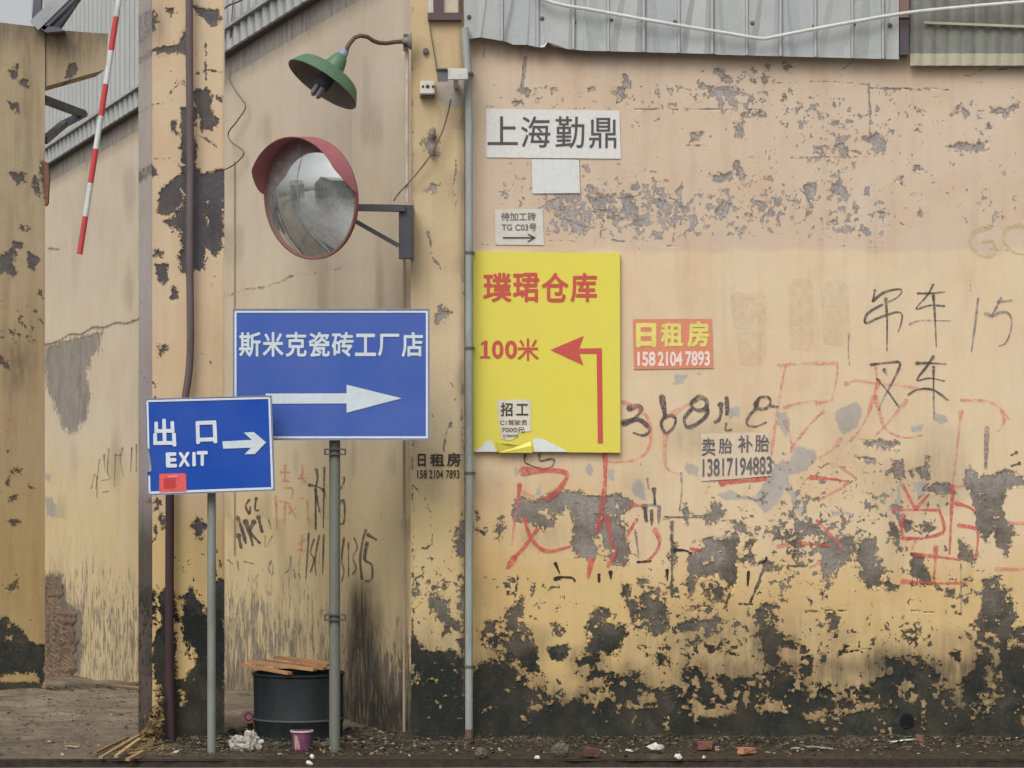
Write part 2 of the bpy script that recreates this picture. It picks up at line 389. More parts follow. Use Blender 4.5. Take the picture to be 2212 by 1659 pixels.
def sheet(name, quad, step, surf, mat, parent, fields, thick, amp=5, seed=1, relief=.004):
    TL, TR, BR, BL = quad
    nu = max(4, int(max(TR[0]-TL[0], BR[0]-BL[0])/step)); nv = max(4, int(max(BL[1]-TL[1], BR[1]-TR[1])/step))
    s = np.linspace(0, 1, nu+1)[None, :]; t = np.linspace(0, 1, nv+1)[:, None]
    U = (TL[0]*(1-s)+TR[0]*s)*(1-t)+(BL[0]*(1-s)+BR[0]*s)*t
    V = (TL[1]*(1-s)+TR[1]*s)*(1-t)+(BL[1]*(1-s)+BR[1]*s)*t
    wu, wv = warp(U, V, amp, seed)
    A = dict(bare=np.full(U.shape, 60.0), pale=np.full(U.shape, 60.0), dens=np.zeros(U.shape), tone=np.zeros(U.shape), mould=np.zeros(U.shape), grime_shade=np.zeros(U.shape), streak=np.zeros(U.shape))
    fields(A, U, V, wu, wv)
    # world positions
    if surf == 'side':
        Y = D0*(888+951)/(U+951); X = (U-CU)/F*Y; Zz = EYE+(HV-V)/F*Y
        out = np.array(SN)
    else:
        Y0, mode = surf; Y = np.full(U.shape, Y0); X = (U-CU)/F*Y; Zz = EYE+(HV-V)/F*Y
        out = -np.array(BACK) if mode == 'column' else np.array((0, -1.0, 0))
    inb = sm(A['bare'], 2, -2)
    rel = -relief*inb+.0006*lattice(97, 89, U+5000, V+5000, 90, seed+50)
    edge = np.ones(U.shape); edge[0] = edge[-1] = 0; edge[:, 0] = edge[:, -1] = 0
    rel = rel*edge
    co = np.stack([X+out[0]*rel, Y+out[1]*rel, Zz+out[2]*rel], -1).reshape(-1, 3)
    idx = np.arange((nu+1)*(nv+1)).reshape(nv+1, nu+1)
    faces = np.stack([idx[:-1, :-1], idx[1:, :-1], idx[1:, 1:], idx[:-1, 1:]], -1).reshape(-1, 4).tolist()
    ring = list(idx[0, :])+list(idx[1:, -1])+list(idx[-1, -2::-1])+list(idx[-2:0:-1, 0])
    b0 = len(co); bk = co[ring]-out*thick
    co = np.concatenate([co, bk]); m = len(ring)
    sidef = [(int(ring[i]), int(ring[(i+1) % m]), b0+(i+1) % m, b0+i) for i in range(m)]
    faces += sidef; faces.append(tuple(range(b0, b0+m)))
    me = bpy.data.meshes.new(name); me.from_pydata(co.tolist(), [], faces)
    for k, arr in A.items():
        v = np.concatenate([arr.reshape(-1), arr.reshape(-1)[ring]]).astype(np.float32)
        at = me.attributes.new(k, 'FLOAT', 'POINT'); at.data.foreach_set('value', v)
    n0 = nu*nv
    mats = mat if isinstance(mat, (list, tuple)) else [mat]
    if len(mats) > 1:
        mi = np.zeros(len(faces), np.int32); mi[n0:] = 1; me.polygons.foreach_set('material_index', mi)
    me.update()
    return link(name, me, mats, parent)

GREY = [(0, C(168, 160, 157)), (.35, C(146, 138, 131)), (.6, C(106, 99, 90)), (.85, C(60, 60, 53)), (1, C(41, 44, 40))]  # haze over the upper chips is put into the light end
m_front = wall_material('front_wall_paint', [(0, C(192, 173, 153)), (.45, C(204, 184, 155)), (.72, C(202, 178, 140)), (1, C(195, 169, 118))], GREY)
m_pillar = wall_material('pillar_paint', [(0, C(184, 163, 128)), (.6, C(198, 180, 148)), (1, C(198, 177, 130))], GREY)
m_side = wall_material('side_wall_paint', [(0, C(202, 189, 170)), (.5, C(211, 196, 170)), (1, C(212, 192, 148))], [(0, C(165, 158, 148)), (.5, C(142, 130, 118)), (1, C(78, 72, 66))], streaky=1, dirtk=.16)
m_col = wall_material('column_paint', [(0, C(192, 171, 144)), (.6, C(192, 170, 138)), (1, C(190, 165, 116))], [(0, C(98, 94, 98)), (.5, C(84, 80, 82)), (1, C(38, 41, 38))], bare_noise=7)
m_white = wall_material('whitewashed_edge', [(0, C(176, 168, 162)), (.5, C(150, 140, 138)), (1, C(88, 78, 72))], GREY, streaky=1)

# ------------------------------------------------------------------ the warehouse
bld = thing('warehouse_building', 'long yellow-painted warehouse with peeling walls, grey metal cladding and a corner pillar', 'building', (-.6, D0, 0))
# --- front wall
bareQ = [zQ(p) for p in (
 [(335,420),(420,400),(520,380),(640,210),(680,170),(690,390),(730,450),(760,560),(800,640),(830,840),(760,850),(700,880),(650,800),(480,700),(400,620),(330,600)],
 [(1520,90),(1620,80),(1590,200),(1660,310),(1740,290),(1700,190),(1720,160),(1890,140),(1900,300),(1910,430),(1850,480),(1760,500),(1640,450),(1600,330),(1540,270)],
 [(1230,400),(1310,280),(1400,290),(1440,370),(1400,430),(1530,460),(1560,540),(1480,680),(1400,680),(1300,620),(1290,680),(1210,670),(1210,480)],
 [(920,390),(990,400),(1010,460),(980,510),(930,480)],
 [(910,620),(1070,590),(1080,640),(1050,700),(960,740),(900,680)],
 [(1780,690),(1850,660),(1940,720),(1900,760),(1830,780)])]
bareN = [zN(p) for p in (
 [(610,1080),(650,1010),(700,1040),(900,1000),(1020,940),(1200,940),(1240,980),(1360,980),(1480,960),(1600,1030),(1590,1080),(1500,1140),(1480,1230),(1560,1240),(1590,1400),(1600,1500),(1560,1580),(1480,1570),(1380,1510),(1450,1500),(1400,1420),(1340,1350),(1290,1400),(1290,1540),(1130,1520),(1100,1350),(1090,1200),(1080,1120),(1050,1060),(1020,1120),(960,1160),(960,1220),(860,1280),(760,1250),(690,1170),(610,1160)],
 [(430,1240),(480,1180),(520,1240),(490,1350),(450,1290)],
 [(245,1160),(270,1130),(285,1180),(250,1230)], [(250,1290),(320,1310),(350,1270),(370,1300),(320,1340),(250,1320)])]
bareS = [zS(p) for p in (
 [(740,590),(1000,580),(1100,540),(1130,640),(1130,790),(1310,820),(1300,880),(1130,880),(1100,980),(1060,1140),(990,1170),(980,1080),(880,1010),(720,1040),(670,1060),(600,1230),(530,1210),(540,1110),(570,1000),(560,880),(600,780),(740,740)],
 [(740,1090),(830,1070),(920,1130),(950,1270),(860,1340),(800,1330),(740,1220),(720,1140)],
 [(830,180),(940,260),(950,350),(870,450),(760,450),(740,370),(810,310)],
 [(1040,400),(1180,450),(1270,540),(1230,600),(1100,520)],
 [(1230,560),(1340,560),(1330,700),(1200,740),(1210,640)],
 [(80,1230),(180,1180),(330,1200),(300,1290),(340,1560),(250,1580),(200,1659),(100,1600),(160,1400),(140,1310)],
 [(0,1380),(120,1370),(170,1480),(120,1620),(0,1600)],
 [(30,1050),(130,1020),(180,1120),(230,1180),(150,1140)],
 [(480,1560),(640,1500),(720,1510),(880,1500),(1010,1490),(900,1560),(880,1620),(780,1659),(680,1620),(600,1640),(500,1620)],
 [(1340,1400),(1480,1370),(1500,1560),(1480,1640),(1600,1659),(1350,1659)],
 [(570,1360),(820,1350),(810,1420),(700,1390),(580,1430)],
 [(400,640),(430,700),(420,900),(380,880),(385,700)], [(395,1130),(430,1130),(430,1220),(390,1210)],
 [(2050,680),(2212,640),(2212,900),(2100,990),(2050,900)],
 [(1740,570),(1790,570),(1800,650),(1780,850),(1740,860),(1730,700),(1640,640),(1730,630)],
 [(1880,480),(2000,500),(2010,570),(1940,580)],
 [(1430,890),(1560,900),(1640,900),(1600,940),(1430,940)], [(1380,1350),(1570,1350),(1580,1380),(1390,1400)],
 [(510,250),(600,340),(560,440),(530,360)])]
bareO = [zO(p) for p in (
 [(1830,580),(1860,550),(1930,610),(2030,590),(2100,560),(2212,620),(2240,700),(2090,680),(2100,760),(2060,830),(2080,910),(2140,1000),(2120,1110),(2080,1150),(2040,1090),(2040,940),(2000,960),(1970,1030),(1920,970),(1890,800),(1840,740)],
 [(880,1090),(980,1070),(1070,1010),(1090,1100),(1030,1180),(980,1150),(940,1350),(900,1370),(900,1200)],
 [(1120,1030),(1240,1020),(1250,1150),(1300,1220),(1260,1350),(1190,1360),(1120,1290),(1150,1200),(1130,1100)],
 [(1480,1150),(1540,1160),(1600,1260),(1670,1370),(1640,1370),(1540,1290),(1480,1250)],
 [(1560,690),(1600,680),(1720,660),(1740,750),(1650,760),(1580,720)],
 [(1350,950),(1380,960),(1410,1130),(1380,1120)], [(1430,930),(1480,930),(1480,990),(1440,990)],
 [(1540,940),(1610,930),(1620,980),(1550,1010)],
 [(1790,1050),(1890,1120),(1890,1180),(1790,1160)], [(1370,510),(1410,510),(1420,610),(1370,640),(1350,590)],
 [(1470,575),(1580,570),(1580,500),(1600,500),(1600,620),(1470,600)],
 [(1110,505),(1240,505),(1230,525),(1110,525)], [(1160,385),(1410,400),(1400,425),(1180,415)],
 [(1700,1370),(1740,1380),(1730,1430),(1690,1410)], [(1310,1310),(1380,1330),(1370,1360),(1310,1340)])]
dado = zQ([(200,900),(245,880),(300,790),(340,750),(480,710),(600,790),(700,890),(790,930),(880,985),(960,1040),(1050,1080),(1230,1030),(1240,880),(1180,830),(1130,740),(1220,700),(1330,690),(1390,790),(1450,840),(1520,830),(1600,800),(1680,850),(1720,930),(1850,990),(2050,990),(2080,850)]) \
 + zR([(90,600),(180,640),(300,660),(420,640),(540,640),(520,500),(490,350),(490,240),(570,230),(590,380),(700,410),(720,450),(620,450),(580,470),(620,560),(700,600),(730,700),(840,690),(900,720),(1100,730),(1230,700),(1290,640),(1260,540),(1310,500),(1350,530),(1520,540),(1540,590),(1660,640),(1700,710),(1830,680),(1900,580),(1910,400),(1830,370),(1900,320),(1940,180),(1930,30),(2040,30),(2110,100),(2180,330),(2700,350)]) \
 + [(2480, 1700), (980, 1700)]
bareTop = [zD(p) for p in ([(130,640),(150,590),(90,580),(95,555),(200,575),(250,600),(290,590),(275,670),(240,640),(200,625)], [(345,745),(510,735),(515,765),(400,765),(350,790)], [(320,800),(380,790),(385,900),(330,890),(310,850)], [(318,1040),(362,1040),(368,1150),(325,1150)], [(160,1165),(290,1140),(290,1175),(230,1210),(190,1195)], [(200,1380),(260,1320),(290,1340),(270,1390),(230,1420)], [(780,1240),(820,1205),(858,1235),(840,1330),(800,1330),(790,1270)], [(970,1225),(1010,1210),(1055,1275),(1040,1300),(1000,1270)], [(1160,900),(1250,875),(1320,930),(1290,990),(1200,990),(1230,940)], [(1700,950),(1800,930),(1890,950),(2000,915),(1960,990),(1880,965),(1760,970)], [(1500,720),(1580,725),(1575,765),(1520,750)], [(1740,750),(1770,690),(1830,730),(1820,765),(1785,720)], [(2020,720),(2060,700),(2110,740),(2100,770),(2050,765)], [(2105,700),(2150,685),(2160,715),(2120,735)], [(210,450),(235,450),(285,510),(240,515)], [(490,510),(520,470),(535,500),(510,545)], [(380,475),(450,545),(430,550)], [(520,425),(555,430),(545,460)], [(625,430),(665,435),(640,470)], [(40,870),(110,880),(100,905),(60,905)], [(400,1390),(430,1400),(440,1440),(410,1430)], [(470,1330),(540,1340),(530,1450),(480,1450),(510,1400)], [(960,960),(1010,950),(1070,1000),(1060,1040),(1010,990)], [(860,965),(905,970),(880,985)], [(1345,1180),(1400,1170),(1390,1195)], [(1490,1090),(1540,1090),(1550,1140),(1500,1130)], [(1275,1410),(1310,1405),(1300,1435)], [(1515,1360),(1540,1370),(1535,1405)])] + [zC(p) for p in ([(1340,790),(1470,770),(1475,880),(1420,870),(1360,820)], [(1120,770),(1175,760),(1180,800),(1140,800)], [(600,760),(640,780),(625,820),(600,800)], [(480,880),(560,870),(600,890),(500,895)], [(800,800),(825,800),(815,830)], [(1440,670),(1470,660),(1475,760),(1445,760)])] + [zG(p) for p in ([(900,180),(1000,150),(1020,340),(960,360),(930,260)], [(1240,170),(1300,180),(1400,120),(1480,130),(1500,170),(1410,190),(1400,250),(1330,260),(1270,230)], [(1540,170),(1640,160),(1670,300),(1620,330),(1560,270)], [(1000,360),(1130,400),(1250,430),(1200,460),(1060,410)], [(1320,280),(1470,290),(1480,350),(1380,320)], [(1500,290),(1600,270),(1660,330),(1560,320)], [(1600,390),(1750,380),(1720,460),(1650,440)], [(1840,200),(1900,200),(1920,320),(1870,330),(1840,260)], [(1990,110),(2040,50),(2050,120),(2020,140)], [(1820,500),(1880,550),(1840,540)], [(2000,230),(2090,280),(2070,320)], [(1240,70),(1310,80),(1290,120),(1260,120)])] + [line for q in (zD([(890,1025),(1115,1000),(435,152*3.02),(490,655),(410,672),(325,610),(655,635),(810,630),(635,815),(770,805),(500,1375),(735,1330),(820,1390),(960,1445),(1290,1420),(1535,815),(1990,825)]) ,) for line in [[(u-2.6, v-2.4), (u+2.4, v-2.8), (u+3, v+2.4), (u-2.2, v+3)] for u, v in q]]
bareR = bareTop+[zR(p) for p in (
 [(920,220),(990,240),(1000,330),(1040,400),(1050,470),(1000,510),(960,490),(950,400),(920,370)],
 [(1400,360),(1510,360),(1530,430),(1500,460),(1430,410)],
 [(770,520),(820,520),(820,650),(770,680),(750,640)], [(880,500),(920,500),(920,570),(885,560)],
 [(750,455),(780,450),(790,480),(770,495)], [(130,440),(200,440),(240,420),(240,460),(170,490)], [(230,490),(280,490),(340,520),(320,540)],
 [(1745,500),(1785,510),(1785,560),(1760,540)], [(1260,430),(1300,430),(1280,470)])]
islands = [zQ([(800,640),(900,800),(1000,730),(1120,750),(1140,830),(1240,900),(1180,1000),(1060,1020),(900,1000),(800,930),(830,860)]),
 zQ([(950,1030),(1050,1070),(1030,1120),(970,1080)]), zQ([(380,680),(430,620),(500,650),(440,740)])]+[zR(p) for p in (
 [(10,880),(60,820),(180,860),(300,830),(320,880),(200,930),(60,920)], [(450,850),(540,800),(620,850),(610,910),(500,910)],
 [(760,900),(900,850),(950,880),(850,930),(790,940)], [(1000,880),(1240,810),(1230,880),(1050,910)],
 [(1960,570),(2020,600),(2030,700),(2040,750),(1990,770),(1970,680)], [(1850,830),(2050,850),(1900,865)],
 [(2110,380),(2260,450),(2110,470)], [(1535,895),(1570,930),(1590,970),(1550,960)], [(1740,910),(1780,920),(1750,950)], [(2170,940),(2220,930),(2220,980)],
 [(900,990),(950,980),(920,1015)])]
palef = [zN(p) for p in ([(1170,760),(1220,710),(1290,730),(1290,820),(1230,830)], [(1420,730),(1490,750),(1490,850),(1430,870)], [(1560,900),(1680,860),(1740,900),(1740,1040),(1620,1000)], [(2050,730),(2110,690),(2212,760),(2212,860),(2060,820)], [(740,1000),(820,840),(840,860),(830,980)], [(560,640),(600,640),(620,830),(580,840)])] \
 + [zO(p) for p in ([(975,190),(1130,130),(1160,180),(1150,300),(1060,370),(1000,340),(980,260)], [(1600,200),(1700,200),(1720,270),(1650,300),(1600,260)], [(530,200),(640,190),(680,300),(660,390),(600,300)], [(720,430),(850,440),(870,500),(800,590),(700,620),(600,600)], [(560,560),(640,490),(700,640),(780,860),(760,890),(700,830),(660,700),(600,800),(500,900),(460,830),(420,760)], [(1480,290),(1580,280),(1560,350),(1480,340)], [(1470,650),(1560,640),(1600,700),(1520,740)], [(130,740),(300,700),(460,760),(400,800)], [(1370,650),(1410,650),(1420,900),(1380,900)], [(940,850),(1130,850),(1120,880),(950,880)])] \
 + [zH([(700,970),(880,990),(820,1100),(700,1120)]), zH([(960,970),(1020,970),(990,1140)]), zH([(1240,1380),(1420,1360),(1380,1500),(1260,1540)])]
lines = [(zC([(250,925),(1400,940)]), .9), (zC([(1530,945),(2212,955)])+zD([(0,718),(560,722)]), 1.3), (zD([(520,540),(900,530),(1200,550)]), 1.1), (zD([(1200,550),(1205,880)]), 1.3),
 (zD([(1210,575),(1720,585)]), 1.4), (zD([(600,745),(1200,755),(2212,780)]), .8), (zD([(0,465),(300,470)]), .6), (zD([(525,545),(520,1020)]), .7), (zD([(575,560),(580,1020)]), .6),
 (zD([(310,480),(300,970),(500,1000)]), .8), (zD([(0,945),(300,970)]), .9), (zD([(690,1030),(1200,1030),(1330,1000)]), 1.1), (zD([(590,1050),(600,1590)]), .7), (zD([(860,770),(960,820),(1090,860)]), .8),
 (zG([(1380,370),(1355,520)]), 1.6), (zG([(1355,520),(1500,548),(1700,545)]), 1.2), (zG([(1985,400),(1990,595),(1930,590)]), 1.2), (zG([(270,540),(330,575),(650,600)]), .8), (zG([(860,540),(1200,545),(2212,560)])+[(2300, 545)], .5),
 (zC([(590,500),(560,800)]), 3), (zR([(780,232),(880,232)]), 1.5), (zR([(1000,232),(1060,232)]), 1.4), (zR([(1480,225),(1620,235)]), 2.0), (zR([(0,200),(150,205)]), 1.5), (zR([(350,185),(440,190)]), 1.5), (zR([(500,205),(610,205)]), 3),
 (zR([(1040,505),(1200,480)]), 1.3), (zR([(1530,440),(1610,435)]), .8), (zQ([(880,10),(1120,40)]), .8), (zQ([(640,0),(610,180)]), 2), (zQ([(1740,500),(1740,700)]), 1.4),
 (zS([(1420,900),(1330,1120),(1260,1300)]), 2.2), (zS([(1110,960),(1030,1240),(980,1380)]), 2.6), (zS([(400,420),(400,1250)]), 2.4), (zS([(340,380),(740,370)]), 1.8), (zS([(1690,910),(1850,910)]), 2.2), (zS([(1840,1400),(2020,1400)]), 1.3),
 (zI([(1660,60),(1640,400)]), .4)]
def f_front(A, U, V, x, y):
    b = np.full(U.shape, 60.0)
    for p in bareQ+bareN+bareO+bareS+bareR: b = np.minimum(b, sdf(x, y, p))
    d = sdf(x, y, dado, 70)
    deep = U*0+60.0; deep = np.where(V > 1560, -40.0, d)
    b = np.minimum(b, deep)
    for p in islands: b = np.maximum(b, -(sdf(x, y, p)+1.5))
    nn = sum(w_*lattice(97, 89, U+5000, V+5000, c_, 200+c_) for c_, w_ in ((26, .55), (12, .5), (6, .38)))
    thr = .40+.45*sm(V, 1520, 1600)+.12*lattice(97, 89, U+5000, V+5000, 90, 401)-.22*blob(U, V, 1560, 1500, 330, 40)-.16*sm(-d, 40, 0)-.12*blob(U, V, 1950, 1470, 250, 60)
    b = np.where(V > 1250, np.maximum(b, np.minimum((nn-thr)*26, 8)), np.maximum(b, np.minimum((nn-.66)*26, 8)))
    for p, w in lines: b = np.minimum(b, (line_sdf(x*.25+U*.75, y*.25+V*.75, p, 0)-w*.9)*4+7-6*sm(np.full(V.shape, w), .8, 1.4))
    A['bare'][:] = b
    pl = np.full(U.shape, 60.0)
    for p in palef: pl = np.minimum(pl, sdf(x, y, p)+3)
    A['pale'][:] = pl
    de = .345*sm(V, 130, 200)*(1-sm(V, 505, 540))
    de += .30*blob(U, V, 1310, 455, 150, 55)+.25*blob(U, V, 1560, 455, 300, 70)+.25*blob(U, V, 1420, 200, 130, 60)+.07*blob(U, V, 1950, 330, 260, 120)+.12*blob(U, V, 1600, 210, 120, 50)-.06*blob(U, V, 1480, 150, 500, 20)
    de *= 1-.75*sm(U, 1090, 1060)
    de += .12*sm(V, 900, 1000)+.30*blob(U, V, 1720, 1110, 300, 120)+.30*blob(U, V, 1860, 1170, 240, 90)+.2*sm(V, 1180, 1300)+.16*blob(U, V, 1550, 1400, 260, 60)
    de += .12*blob(U, V, 1130, 1250, 80, 80)
    A['dens'][:] = np.clip(de, 0, 1)
    wob = 8*lattice(97, 89, U+5000, V*0+50, 60, 9)
    t = .42*sm(V+wob, 536, 550)+.10*sm(V, 700, 1000)+.42*sm(V+wob*3, 1130, 1300)
    t += .22*sm(V, 1000, 1080)*sm(U, 1400, 1250)
    A['tone'][:] = t
    A['mould'][:] = .05+.10*blob(U, V, 1600, 250, 500, 150)+.22*sm(V, 560, 900)+.22*sm(V, 950, 1180)+.18*sm(V, 1180, 1330)+.28*sm(V+wob*3, 1345, 1430)+.1*lattice(97, 89, U+5000, V+5000, 70, 91)
    g = .30*blob(U, V, 1250, 110, 330, 22)+.25*sm(V, 1330, 1440)*(.5+.5*lattice(97, 89, U+5000, V+5000, 70, 31))+.45*blob(U, V, 1880, 1440, 280, 22)  # first blob is a darker band along the lower edge of the fascia
    g += .35*sm(V, 1560, 1600)+.3*sm(d, 40, 0)*sm(V, 1340, 1400)+.25*blob(U, V, 1600, 1360, 200, 60)+.18*sm(lattice(97, 89, U+5000, V+5000, 110, 77), .2, .8)*sm(V, 850, 950)
    A['grime_shade'][:] = np.clip(g, 0, .8)
fw = sheet('front_wall', ((1000, -260), (2420, -260), (2420, 1650), (1000, 1650)), 3.2, (D0, 'flat'), m_front, bld, f_front, .25, amp=5.5, seed=3)
# --- corner pillar
def f_pillar(A, U, V, x, y):
    b = np.full(U.shape, 60.0)
    for p in (zM([(1650,500),(1700,520),(1770,630),(1850,660),(1900,640),(2050,680),(2140,720),(2200,1640),(1600,1640)]),
              zM([(1860,210),(1960,190),(2010,210),(2000,290),(2040,380),(2100,420),(2160,600),(2100,640),(2050,500),(1960,500),(1980,430),(1900,330),(1880,260)]),
              zL([(2160,740),(2080,820),(2060,900),(2030,930),(2080,1000),(2090,1080),(2160,1100)]),
              zM([(2100,0),(2170,0),(2170,600),(2120,560),(2130,400),(2110,300),(2100,220),(2120,120)]),
              zM([(1715,90),(1740,70),(1740,160),(1715,170)]), zM([(1850,85),(1990,60),(1960,110),(1880,120)]),
              zF([(1900,330),(1940,300),(1950,230),(1970,290),(2040,290),(2000,330),(1960,360),(1900,370)]), zB([(1680,1270),(1740,1200),(1800,1230),(1800,1370),(1750,1350)]),
              zB([(1680,1640),(1750,1590),(1800,1600),(1760,1660)])):
        b = np.minimum(b, sdf(x, y, p))
    b = np.where(V > 1540, -40, b)
    for p in (zM([(1690,830),(1760,820),(1750,900),(1700,980)]), zM([(1960,500),(2010,510),(2050,640),(2000,600)])): b = np.maximum(b, -(sdf(x, y, p)+1.5))
    b = np.minimum(b, (np.abs(U-892+2*lattice(97, 89, V+5000, U*0+9, 12, 5))-0.8)*3+6-6*sm(V, 900, 1300))
    nn = sum(w_*lattice(97, 89, U+5000, V+5000, c_, 300+c_) for c_, w_ in ((26, .55), (12, .5), (6, .38)))
    b = np.maximum(b, np.minimum((nn-.5-.5*sm(V, 1500, 1590))*26, 8))
    for p, w in ((zB([(1480,10),(1330,-60)]), .8), (zL([(1710,470),(1880,700),(1860,960)]), .7), (zF([(2040,880),(2080,940)]), 1.4), (zF([(2050,1250),(2000,1350),(1985,1480)]), 2.2), (zL([(1780,1000),(1850,980)]), 1.2), ([(925, 500), (940, 560), (960, 590)], .8), ([(985, 330), (975, 420), (990, 470)], 1.0)):
        b = np.minimum(b, (line_sdf(x, y, p, 0)-w)*3+2)
    A['bare'][:] = b
    A['dens'][:] = np.clip(.16+.25*sm(U, 985, 1000)+.35*blob(U, V, 935, 1250, 50, 40)+.2*sm(V, 1200, 1300), 0, 1)
    A['tone'][:] = .25*sm(V, 150, 400)+.35*sm(V, 500, 800)+.35*sm(V, 900, 1150)
    A['mould'][:] = .25*sm(V, 100, 800)+.3*sm(V, 900, 1200)+.5*sm(V, 1320, 1440)
    A['grime_shade'][:] = np.clip(.35*sm(U, 985, 1004)+.5*blob(U, V, 968, 215, 14, 16)*0+.3*sm(V, 1300, 1450)+.16*sm(lattice(97, 89, U+5000, V+5000, 60, 17), .1, .8), 0, .8)  # right edge: the shadowed strip beside the pipe is put into the colour
    pl = sdf(x, y, zB([(1790,750),(1840,700),(2010,680),(2080,800),(2060,900),(1960,930),(1860,900),(1800,860)])); A['pale'][:] = pl
sheet('corner_pillar', ((888, -260), (1003, -260), (1003, 1650), (888, 1650)), 3.0, (D0-.06, 'flat'), m_pillar, bld, f_pillar, .30, amp=5, seed=21)
# --- side wall
def side_v(u, z): return HV-(z-EYE)*F/side_Y(u)
crack = [(78, 748), (100, 744), (200, 716), (305, 690)]
def f_side(A, U, V, x, y):
    Y = D0*(888+951)/(U+951); Zz = EYE+(HV-V)/F*Y
    b = np.full(U.shape, 60.0)
    tri = zE([(400,1480),(520,1410),(700,1380),(880,1340),(860,1460),(800,1560),(770,1659)])+zJ([(770,60),(740,200),(760,470),(740,530),(680,600),(610,690),(560,650),(480,480),(420,300),(395,100)])
    b = np.minimum(b, sdf(x, y, tri))
    b = np.minimum(b, sdf(x, y, zK([(350,-20),(540,0),(580,250),(690,330),(700,700),(650,850),(350,900)])))
    crz = Zz-2.93+.03*lattice(97, 89, U+5000, V*0+9, 25, 4)
    b = np.minimum(b, (np.abs(crz)*F/Y-2.2)*2.5+5*sm(U, 300, 400)+6*sm(U, 600, 800))
    b = np.minimum(b, line_sdf(x, y, zE([(420,620),(500,625)]), 1.2)*2)
    A['bare'][:] = b
    A['tone'][:] = .35*sm(Zz, 4, 2.8)+.6*sm(Zz, 2.2, 1.2)
    A['streak'][:] = np.clip(.10*sm(Zz, 3.0, 2.0)+.30*sm(Zz, 1.5, .9)+.30*sm(Zz, 1.0, .25)+.16*blob(U, V, 560, 1330, 100, 100)+.2*blob(U, V, 840, 1500, 60, 130)-.1*blob(U, V, 830, 1150, 60, 180), 0, 1)
    A['dens'][:] = .08+.06*sm(Zz, 2, 1)
    A['mould'][:] = .1+.25*sm(Zz, 2.2, 1.2)+.25*sm(Zz, 1, 0)+.45*sm(U, 690, 760)*sm(Zz, .9, 0)
    soot = 1.9*blob(U, V, 785, 1480, 30, 180)+.8*blob(U, V, 812, 1560, 55, 70)+.55*blob(U, V, 770, 1350, 16, 80)+.6*sm(Zz, .28, 0)*sm(U, 300, 600)+.45*blob(U, V, 700, 1560, 200, 60)
    g = soot*sm(V, 1190, 1280)+.30*sm(Zz, 4.45, 4.6)+.16*sm(lattice(97, 89, U+5000, V*.25+5000, 30, 7), .3, .9)
    g += .35*blob(U, V, 868, 1480, 12, 200)
    A['grime_shade'][:] = np.clip(g, 0, .95)
    A['pale'][:] = np.minimum(sdf(x, y, zJ([(400,1230),(470,1240),(500,1330),(450,1430),(390,1400)])), sdf(x, y, zJ([(395,1000),(440,1040),(430,1110),(395,1080)])))
SQ = [(78, side_v(78, 4.58)), (888, side_v(888, 4.58)), (888, side_v(888, -.9)), (78, side_v(78, -.9))]
sheet('side_wall', SQ, 3.6, 'side', m_side, bld, f_side, .25, amp=4, seed=41)
# lump of exposed mud brick low in the left bay
bm = bmesh.new(); rm = random.Random(4); gu, gv = 26, 60
u_r = [(1244+0*.25, 180), (1310, 188), (1326, 225), (1420, 228), (1470, 216), (1500, 200)]
def right_edge(v):
    for (a, b), (c, d) in zip(u_r[:-1], u_r[1:]):
        if a <= v <= c: return 5*math.sin(v*.11)+3*math.sin(v*.31)+(b+(d-b)*(v-a)/(c-a))*.72
    return 140
grid = []
for j in range(gv+1):
    v = 1246+(1510-1246)*j/gv; row = []; ue = right_edge(v)
    for i in range(gu+1):
        t = i/gu; u = 88+(ue-88)*t; e_ = .003+min(1, (gu-i)/6, j/5)*(.012+.012*math.sin(v*.045+u*.03)+rm.uniform(-.006, .008))
        row.append(bm.verts.new(side(u+rm.uniform(-.8, .8), v+rm.uniform(-1.2, 1.2), e_)))
    grid.append(row)
for j in range(gv):
    for i in range(gu): bm.faces.new((grid[j][i], grid[j+1][i], grid[j+1][i+1], grid[j][i+1]))
obj('exposed_mud_brick', bm, paint('mud_brick', (128, 107, 87), .95, .9, (86, 70, 58), 5, bump=.02, fine=30), bld)
# concrete beam and cladding above the side wall
bm = bmesh.new(); Yc, Yf = D0+.02, side_Y(78)
prism(bm, [sx(Yc, 4.735, -.004), sx(Yf, 4.735, -.004), sx(Yf, 4.58, -.004), sx(Yc, 4.58, -.004)], -SN*.2)
m_conc = paint('stained_concrete', (150, 144, 136), .9, .75, (96, 90, 86), 14, streak=True, bump=.003)
obj('concrete_beam', bm, m_conc, bld)
m_clad = paint('galvanised_cladding', (172, 174, 172), .45, .35, (130, 130, 128), 5, metal=.25, streak=True)
bm = bmesh.new(); L = (Yf-Yc)/.9324; prof = []
t = 0
while t < L:
    for a, o in ((0, .03), (.03, .055), (.055, .055), (.085, .03)): prof.append((t+a, o))
    t += .2
def cl(z0, z1, off):
    pts = [(Yc+s*.9324, o+off) for s, o in prof]
    folded(bm, [sx(Y, z1, o) for Y, o in pts], [sx(Y, z0, o) for Y, o in pts], -SN*.003)
cl(4.75, 4.90, 0.012); cl(4.88, 7.6, 0)
cd = obj('metal_cladding', bm, m_clad, bld)
bm = bmesh.new(); prism(bm, [sx(Yc, 4.935, .075), sx(Yf, 4.935, .075), sx(Yf, 4.90, .09), sx(Yc, 4.90, .09)], -SN*.07)
obj('flashing', bm, paint('dull_flashing', (150, 150, 148), .5, .5), bld)
bm = bmesh.new(); prism(bm, [sx(Yc, 4.752, .06), sx(Yf, 4.752, .06), sx(Yf, 4.736, .06), sx(Yc, 4.736, .06)], -SN*.07)
